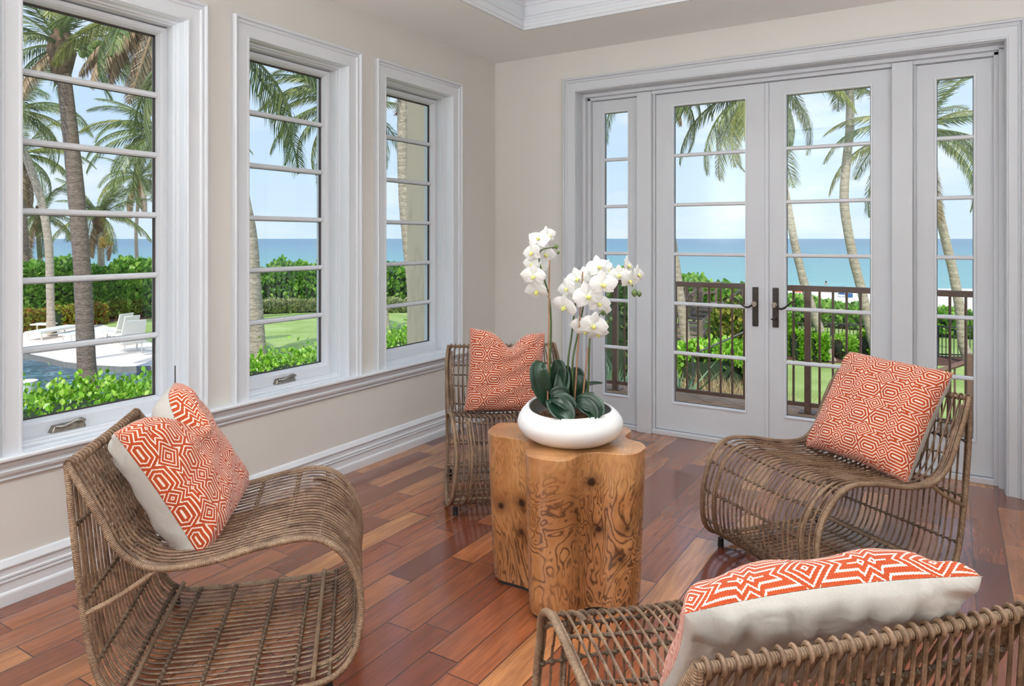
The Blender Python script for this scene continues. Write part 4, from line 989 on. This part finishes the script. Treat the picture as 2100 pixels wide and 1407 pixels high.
# bather at the water's edge
b=far(1694,585,86);b[2]=1.4-88*86/1446-1.75
e=empty('person',b,'bather with dark hair standing chest deep in the sea, right door','person')
me=bpy.data.meshes.new('body')
sk=[((0,0,.86),.12),((0,0,1.15),.11),((0,0,1.38),.13),((0,0,1.50),.055),((0,0,1.62),.095),((0,0,1.72),.07),((.10,0,.84),.09),((.11,0,.48),.06),((.12,.02,.08),.045),((-.10,0,.84),.09),((-.11,0,.48),.06),((-.12,.02,.08),.045),((.19,0,1.40),.05),((.24,0,1.12),.04),((.24,-.05,.88),.03),((-.19,0,1.40),.05),((-.24,0,1.12),.04),((-.22,-.05,.88),.03)]
ed=[(0,1),(1,2),(2,3),(3,4),(4,5),(0,6),(6,7),(7,8),(0,9),(9,10),(10,11),(2,12),(12,13),(13,14),(2,15),(15,16),(16,17)]
me.from_pydata([s[0] for s in sk],ed,[]);bo=bpy.data.objects.new('body',me);COL.objects.link(bo);bo.parent=e
bo.modifiers.new('skin','SKIN')
for v,s in zip(me.skin_vertices[0].data,sk): v.radius=(s[1],s[1])
me.skin_vertices[0].data[0].use_root=True
bo.modifiers.new('sub','SUBSURF').levels=1;me.materials.append(M['skin'])
q=MB();q.lathe([(.06,1.60),(.105,1.64),(.105,1.72),(.06,1.79),(.01,1.80)],b,12);q.build('hair',M['hair'],e,True)
q=MB();q.lathe([(.14,.80),(.165,.86),(.15,.98)],b,12);q.build('swimwear',M['swim'],e,True)
b=far(128,560,70);b[2]=SZ;e=empty('beach_parasol',b,'bright blue beach parasol beyond the hedge, first window','parasol')
q=MB();tp=far(128,534,70);q.lathe([(2.1,-.75),(1.5,-.35),(.7,-.08),(.02,0)],tp,10,False);q.build('canopy',M['cyan'],e);q=MB();q.tube([b,tp],.05,6);q.build('pole',M['outwhite'],e)

# pool furniture
def lounger(label,pa,pb,wd=.65,back=False):
    a=gnd(*pa,G);b=gnd(*pb,G);c=(a+b)/2;d=b-a;L=np.linalg.norm(d);d/=L;n=np.array([-d[1],d[0],0]);e=empty('sun_lounger',c,label,'sun lounger','white loungers on the pool deck')
    q=MB();q.obox(c+UP*.36,d,n,UP,L/2,wd/2,.03);q.build('sling',M['outwhite'],e);q=MB()
    for s_ in(-1,1):q.obox(c+UP*.34+n*s_*wd/2,d,n,UP,L/2,.03,.04)
    q.build('frame',M['outwhite'],e)
    for i in(-1,1):
        for j in(-1,1):
            q=MB();P=c+d*(L/2-.15)*i+n*(wd/2-.04)*j;q.tube([P,P+UP*.34],.025,6);q.build('leg',M['outwhite'],e)
lounger('white flat sun lounger left of the thick palm',(66,700),(150,684))
lounger('white flat sun lounger half hidden by the thick palm trunk',(130,706),(176,700))
lounger('white flat sun lounger right of the thick palm, beside the armchairs',(196,700),(238,690))
def patio_chair(label,px,py,az,s=1.):
    b=gnd(px,py,G);e=empty('patio_armchair',b,label,'armchair','white armchairs on the pool deck');f=np.array([math.cos(az),math.sin(az),0]);n=np.array([-f[1],f[0],0])
    q=MB();q.obox(b+UP*.42,f,n,UP,.3*s,.3*s,.03);q.build('seat',M['outwhite'],e)
    bu=(UP*.95-f*.3);bu/=np.linalg.norm(bu);q=MB();q.obox(b+UP*.78-f*.38*s,bu,n,np.cross(bu,n),.40*s,.3*s,.025);q.build('backrest',M['outwhite'],e)
    for i in(-1,1):
        q=MB();q.tube([b+n*.32*i+f*.28,b+n*.32*i+f*.28+UP*.62,b+n*.32*i-f*.3+UP*.64],.022,6);q.build('armrest',M['outwhite'],e)
        for j in(-1,1):
            q=MB();P=b+n*.29*i+f*.27*j;q.tube([P,P+UP*.42],.022,6);q.build('leg',M['outwhite'],e)
toC=math.atan2(-FW[1],-FW[0])
patio_chair('white patio armchair, back one of the three by the lawn',240,702,math.pi+.2,1.05)
patio_chair('white patio armchair, middle one of the three by the lawn',254,708,math.pi+.1,1.05)
patio_chair('white patio armchair, front one of the three with wide back',268,722,math.pi-.2,1.15)
b=gnd(90,684,G);e=empty('patio_table',b,'low white table by the croton shrubs','table');q=MB();q.obox(b+UP*.42,RT,FW,UP,.42,.3,.025);q.build('table_top',M['outwhite'],e)
for i in(-1,1):
    q=MB();q.tube([b+RT*.3*i,b+RT*.3*i+UP*.42],.03,6);q.build('leg',M['outwhite'],e)

# palms
def frond_mesh(name,L,arch,droop,mat,seed,nl=46,wid=.75):
    rs=random.Random(seed);q=MB();pts=[];n=14
    for i in range(n+1):
        s_=i/n;th=arch*s_**1.3;pts.append((s_,th))
    P=[np.zeros(3)];
    for i in range(1,n+1):
        th=-arch*((i-.5)/n)**1.2;P.append(P[-1]+np.array([math.cos(th),0,math.sin(th)])*L/n)
    P=np.array(P);q.tube(P,[.022+.04*max(0,1-i/4)+.012*(1-i/n) for i in range(n+1)],5,caps=False)
    for k in range(nl):
        s_=.14+.86*(k+rs.random()*.4)/nl;f=s_*n;i=min(n-1,int(f));t_=f-i;b=P[i]*(1-t_)+P[i+1]*t_;T=P[i+1]-P[i];T/=np.linalg.norm(T)
        ll=wid*(math.sin(math.pi*min(1,(s_-.05)*.92+.08))**.6)*rs.uniform(.85,1.1)*(.5 if s_>.96 else 1)
        for sd_ in(-1,1):
            S=np.array([0,sd_,0.]);d0=S*.72+T*.62+np.array([0,0,-droop*.35+rs.gauss(0,.05)]);d0/=np.linalg.norm(d0)
            d1=d0+np.array([0,0,-droop*1.1+rs.gauss(0,.08)]);d1/=np.linalg.norm(d1)
            m1=b+d0*ll*.5;e1=m1+d1*ll*.55;w=.028*rs.uniform(.8,1.2);wv=T*w
            q.add([b-wv*.5,b+wv*.5,m1+wv,m1-wv,e1],[(0,1,2,3),(3,2,4)])
    me_o=q.build(name,mat,None,False,fix=False);d=me_o.data;bpy.data.objects.remove(me_o);return d
FR={'up':frond_mesh('frond',3.6,.9,.35,M['frond'],1),'arc':frond_mesh('frond',3.8,1.5,.8,M['frond'],2),'arc2':frond_mesh('frond',3.6,1.8,1.2,M['frond'],3),'yel':frond_mesh('frond',3.6,1.4,.9,M['frondy'],4),'dead':frond_mesh('frond',3.0,1.0,1.8,M['dead'],5,56,.7)}
def palm(label,path,d,w0,w1,crown_scale=1,nf=18,seed=1,fr=None,cocos=None,cmat=None,kinds=None,bulge=False,dead=0,down=-35):
    pts=[far(x,y,d) for x,y in path];base=pts[0];e=empty('coconut_palm',base,label,'palm tree','coconut palms outside')
    C=smooth_open(pts,5);n=len(C);rr=random.Random(seed)
    rad=[(w0+(w1-w0)*i/(n-1))*d/FPX/2*(1+.03*rr.uniform(-1,1)) for i in range(n)]
    rad[0]*=1.35;rad[1]*=1.1
    q=MB();q.tube(C,rad,14);q.build('trunk',M['bark' if 'thick-trunked' in label or 'dark' in label else 'barkpale'],e,True)
    top=C[-1];r1=rad[-1]
    q=MB();q.lathe([(r1*.95,-1.0),(r1*1.5,-.55),(r1*2.0,-.1),(r1*1.7,.25),(r1*.8,.7)],top+UP*.2,12);q.build('crown_shaft',M['fibre'],e,True)
    kinds=kinds or ['up','arc','arc2','yel'];az0=rr.uniform(0,6.28)
    spec=[]
    for k in range(nf):
        el=75-(75-down)*(k/(nf-1))**.85;az=az0+k*2.39996
        kd='up' if el>40 else rr.choice(kinds[1:]) if el>-5 else rr.choice(['arc','arc2'])
        if dead and k>=nf-dead: kd='dead';el=rr.uniform(-70,-45)
        spec.append((az,el,kd,rr.uniform(.85,1.08)))
    if fr: spec+=fr
    for az,el,kd,s_ in spec:
        mw=Matrix.Translation(Vector(top+UP*.25))@Matrix.Rotation(az,4,'Z')@Matrix.Rotation(-R(el),4,'Y')@Matrix.Rotation(rr.uniform(-.4,.4),4,'X')@Matrix.Scale(s_*crown_scale,4)
        child('frond',FR[kd],e,mw)
    if cocos:
        cx,cy,num,rc=cocos;c0=far(cx,cy,d-.8)
        for k in range(num):
            p=c0+RT*rr.gauss(0,.17)+UP*rr.gauss(0,.17)+FW*rr.gauss(0,.1);q=MB();q.lathe([(.004,-rc*1.15),(rc*.7,-rc*.8),(rc,0),(rc*.75,rc*.8),(.004,rc*1.15)],p,12,False);q.build('coconut',cmat or M['coconut'],e,True)
    return e
LA=math.atan2(-RT[1],-RT[0]);RA=math.atan2(RT[1],RT[0])   # azimuths pointing left and right in the photograph
palm('thick-trunked coconut palm beside the pool, first window, bearing green coconuts',[(180,800),(175,690),(169,560),(160,440),(148,310),(136,200),(126,115)],20.2,35,27,1.0,13,11,down=12,
     fr=[(RA-.3,35,'arc',.95),(RA+.1,15,'arc2',.9),(LA,10,'arc2',.9),(LA+.5,-22,'arc2',.75),(LA+1.0,-35,'dead',.7),(RA+.1,-5,'arc',.9)],cocos=(190,108,15,.105),dead=0)
palm('pale slanting coconut palm rising from the croton bed, first window',[(105,684),(103,600),(101,520),(95,465),(84,410),(66,355),(45,300),(28,240)],30.5,15,15,1.0,16,12,fr=[(RA,20,'arc',1.),(RA+.6,-10,'arc2',.9),(RA-.5,40,'arc',1.)],dead=2)
palm('dark straight coconut palm at the left edge of the first window',[(60,655),(54,560),(50,480),(44,400),(40,330)],36,14,13,1.0,18,13,fr=[(RA,10,'arc2',1.),(RA+.5,30,'arc',1.)],dead=2)
palm('short coconut palm with a fan crown over the hedge, first window',[(206,640),(208,560),(206,505),(203,455)],42,13,13,.95,20,14,fr=[(RA,60,'up',.9),(LA,60,'up',.9)],cocos=(212,497,9,.16),cmat=M['coconuty'],dead=3,down=-15)
palm('thin coconut palm at the right of the first window',[(281,600),(281,545),(279,480),(282,430),(285,372)],47,7.5,6.5,.95,18,15,dead=2)
palm('coconut palm whose arching fronds enter the first window from the right',[(385,700),(375,560),(360,440),(345,340),(335,290)],30,15,12,1.0,20,16,fr=[(LA,35,'yel',1.),(LA+.2,20,'arc',1.),(LA-.3,5,'yel',.9),(LA,55,'arc',.9)])
palm('coconut palm with dead fronds hanging into the first window from above',[(350,780),(345,560),(338,340),(330,160),(322,50)],19,26,22,1.0,16,17,fr=[(LA,-15,'dead',.9),(LA+.3,-25,'dead',.9),(LA-.2,-20,'dead',.85),(LA+.1,-30,'dead',.8)],dead=3)
palm('low coconut palm filling the gap left of the thick trunk, first window',[(88,640),(84,560),(80,500),(78,455)],39,9,9,.85,18,18,down=-30,dead=1)
palm('leaning coconut palm at the left edge of the second window',[(540,930),(534,800),(527,700),(520,600),(512,490),(496,400),(480,300),(468,200),(460,110)],15.0,37,26,1.0,16,19,fr=[(RA,0,'arc',.9),(RA+.3,18,'arc2',.9),(RA-.3,30,'arc',.95),(RA,45,'arc',1.),(RA+.15,8,'arc2',.95),(RA-.2,38,'arc2',1.)],dead=1)
palm('coconut palm whose crown spreads behind the wall between second and third windows',[(800,745),(780,600),(760,480),(742,380),(728,290),(722,230)],26,20,16,1.0,18,20,fr=[(LA,25,'yel',1.0),(LA+.15,5,'arc',1.),(LA-.1,-20,'yel',.9),(LA,45,'arc2',1.),(LA-.4,60,'arc',1.),(LA+.2,-38,'arc',.8),(LA,38,'arc2',1.1),(LA+.3,50,'arc2',1.1),(LA-.3,15,'arc',1.),(LA+.1,62,'arc2',1.15)])
palm('straight coconut palm beside the stucco column, third window',[(862,760),(850,640),(842,560),(836,500),(829,420),(825,330),(825,240),(826,150),(828,60)],22,22,20,1.0,14,21,dead=1)
palm('leaning coconut palm whose crown fills the top of the left door',[(1703,742),(1690,700),(1672,650),(1650,585),(1630,500),(1615,420),(1600,340),(1584,260),(1568,190)],24.2,18,13,1.08,18,22,fr=[(LA,30,'yel',1.1),(LA+.2,10,'arc',1.1),(LA-.3,-5,'arc',1.05),(LA,50,'arc',1.1),(RA,30,'arc2',.8),(LA+.6,-20,'yel',1.),(RA,-40,'dead',.75),(LA+.1,-18,'arc',1.),(LA-.15,18,'arc2',1.05),(LA+.35,32,'arc',1.1),(LA-.5,24,'yel',1.),(LA-.1,-35,'arc2',.9)],dead=0)
palm('tall coconut palm with a wavy bare trunk in the right door',[(1800,745),(1790,700),(1768,600),(1750,530),(1735,450),(1731,400),(1736,330),(1743,260),(1742,180),(1730,110),(1722,40)],24,19,16,1.0,14,23,dead=0)
palm('coconut palm leaning behind the right sidelight, its trunk base flaring',[(1988,745),(1974,700),(1969,640),(1955,560),(1936,480),(1920,410),(1902,340),(1886,285)],23.8,20,15,1.05,17,24,fr=[(LA,20,'arc',1.),(LA+.2,-15,'yel',.95),(RA,40,'yel',.9),(RA+.2,15,'arc2',.9),(RA-.3,5,'arc',.95),(LA-.3,-30,'arc2',.9)],dead=1)
palm('coconut palm with whitish leaning trunk at the left of the left door',[(1408,714),(1402,660),(1392,590),(1382,520),(1370,440),(1357,340),(1346,240),(1340,170)],27,20,15,1.0,16,25,fr=[(RA,0,'arc2',.9),(RA,25,'arc',.9),(RA+.4,-25,'dead',.8)],dead=1)

# ------------------------------------------------------------------ world, sun, camera
w=bpy.data.worlds.new('World');sc.world=w;w.use_nodes=True;nt=w.node_tree;nn=nt.nodes;bg=nn['Background']
tc=nn.new('ShaderNodeTexCoord').outputs['Generated'];sp3=nn.new('ShaderNodeSeparateXYZ');nt.links.new(tc,sp3.inputs[0])
rp=nn.new('ShaderNodeValToRGB');nt.links.new(sp3.outputs[2],rp.inputs[0]);cr_=rp.color_ramp
st=[(0,srgb(212,232,248)),(.08,srgb(206,229,250)),(.2,srgb(194,220,249)),(.45,srgb(166,200,242)),(1,srgb(130,174,232))]
while len(cr_.elements)<len(st):cr_.elements.new(.5)
for e_,(p,c) in zip(cr_.elements,st):e_.position=p;e_.color=c
mp=nn.new('ShaderNodeMapping');mp.inputs['Scale'].default_value=(1.6,1.6,6);nt.links.new(tc,mp.inputs[0])
nz=nn.new('ShaderNodeTexNoise');nz.inputs['Scale'].default_value=2.2;nz.inputs['Detail'].default_value=6;nz.inputs['Roughness'].default_value=.6;nt.links.new(mp.outputs[0],nz.inputs[0])
cr2=nn.new('ShaderNodeValToRGB');cr2.color_ramp.elements[0].position=.48;cr2.color_ramp.elements[0].color=(0,0,0,1);cr2.color_ramp.elements[1].position=.74;cr2.color_ramp.elements[1].color=(.75,.75,.75,1);nt.links.new(nz.outputs[0],cr2.inputs[0])
mx=nn.new('ShaderNodeMix');mx.data_type='RGBA';nt.links.new(cr2.outputs[0],mx.inputs[0]);nt.links.new(rp.outputs[0],mx.inputs[6]);mx.inputs[7].default_value=(.95,.97,1,1);nt.links.new(mx.outputs[2],bg.inputs[0]);bg.inputs[1].default_value=1.12
sl=bpy.data.lights.new('sun','SUN');sl.energy=3.6;sl.angle=R(.6);sl.color=(1,.95,.87);so=bpy.data.objects.new('sun',sl);COL.objects.link(so)
sd_=Vector((.32,-.62,.95)).normalized();so.rotation_euler=sd_.to_track_quat('Z','Y').to_euler();so.location=(5,-8,12)

cam=bpy.data.cameras.new('camera');co=bpy.data.objects.new('camera',cam);COL.objects.link(co);sc.camera=co
co.location=tuple(CAMP);co.rotation_euler=(R(90),0,YAW)
cam.sensor_width=36;cam.lens=36*FPX/2100;cam.shift_y=(HOR-703.5)/2100;cam.clip_start=.05;cam.clip_end=20000
vs=sc.view_settings;vs.view_transform='Standard';vs.look='None';vs.exposure=0;vs.gamma=1;vs.use_curve_mapping=False
sc.cycles.use_denoising=True
sc.cycles.max_bounces=7;sc.cycles.diffuse_bounces=4;sc.cycles.transparent_max_bounces=16;sc.cycles.caustics_reflective=False;sc.cycles.caustics_refractive=False
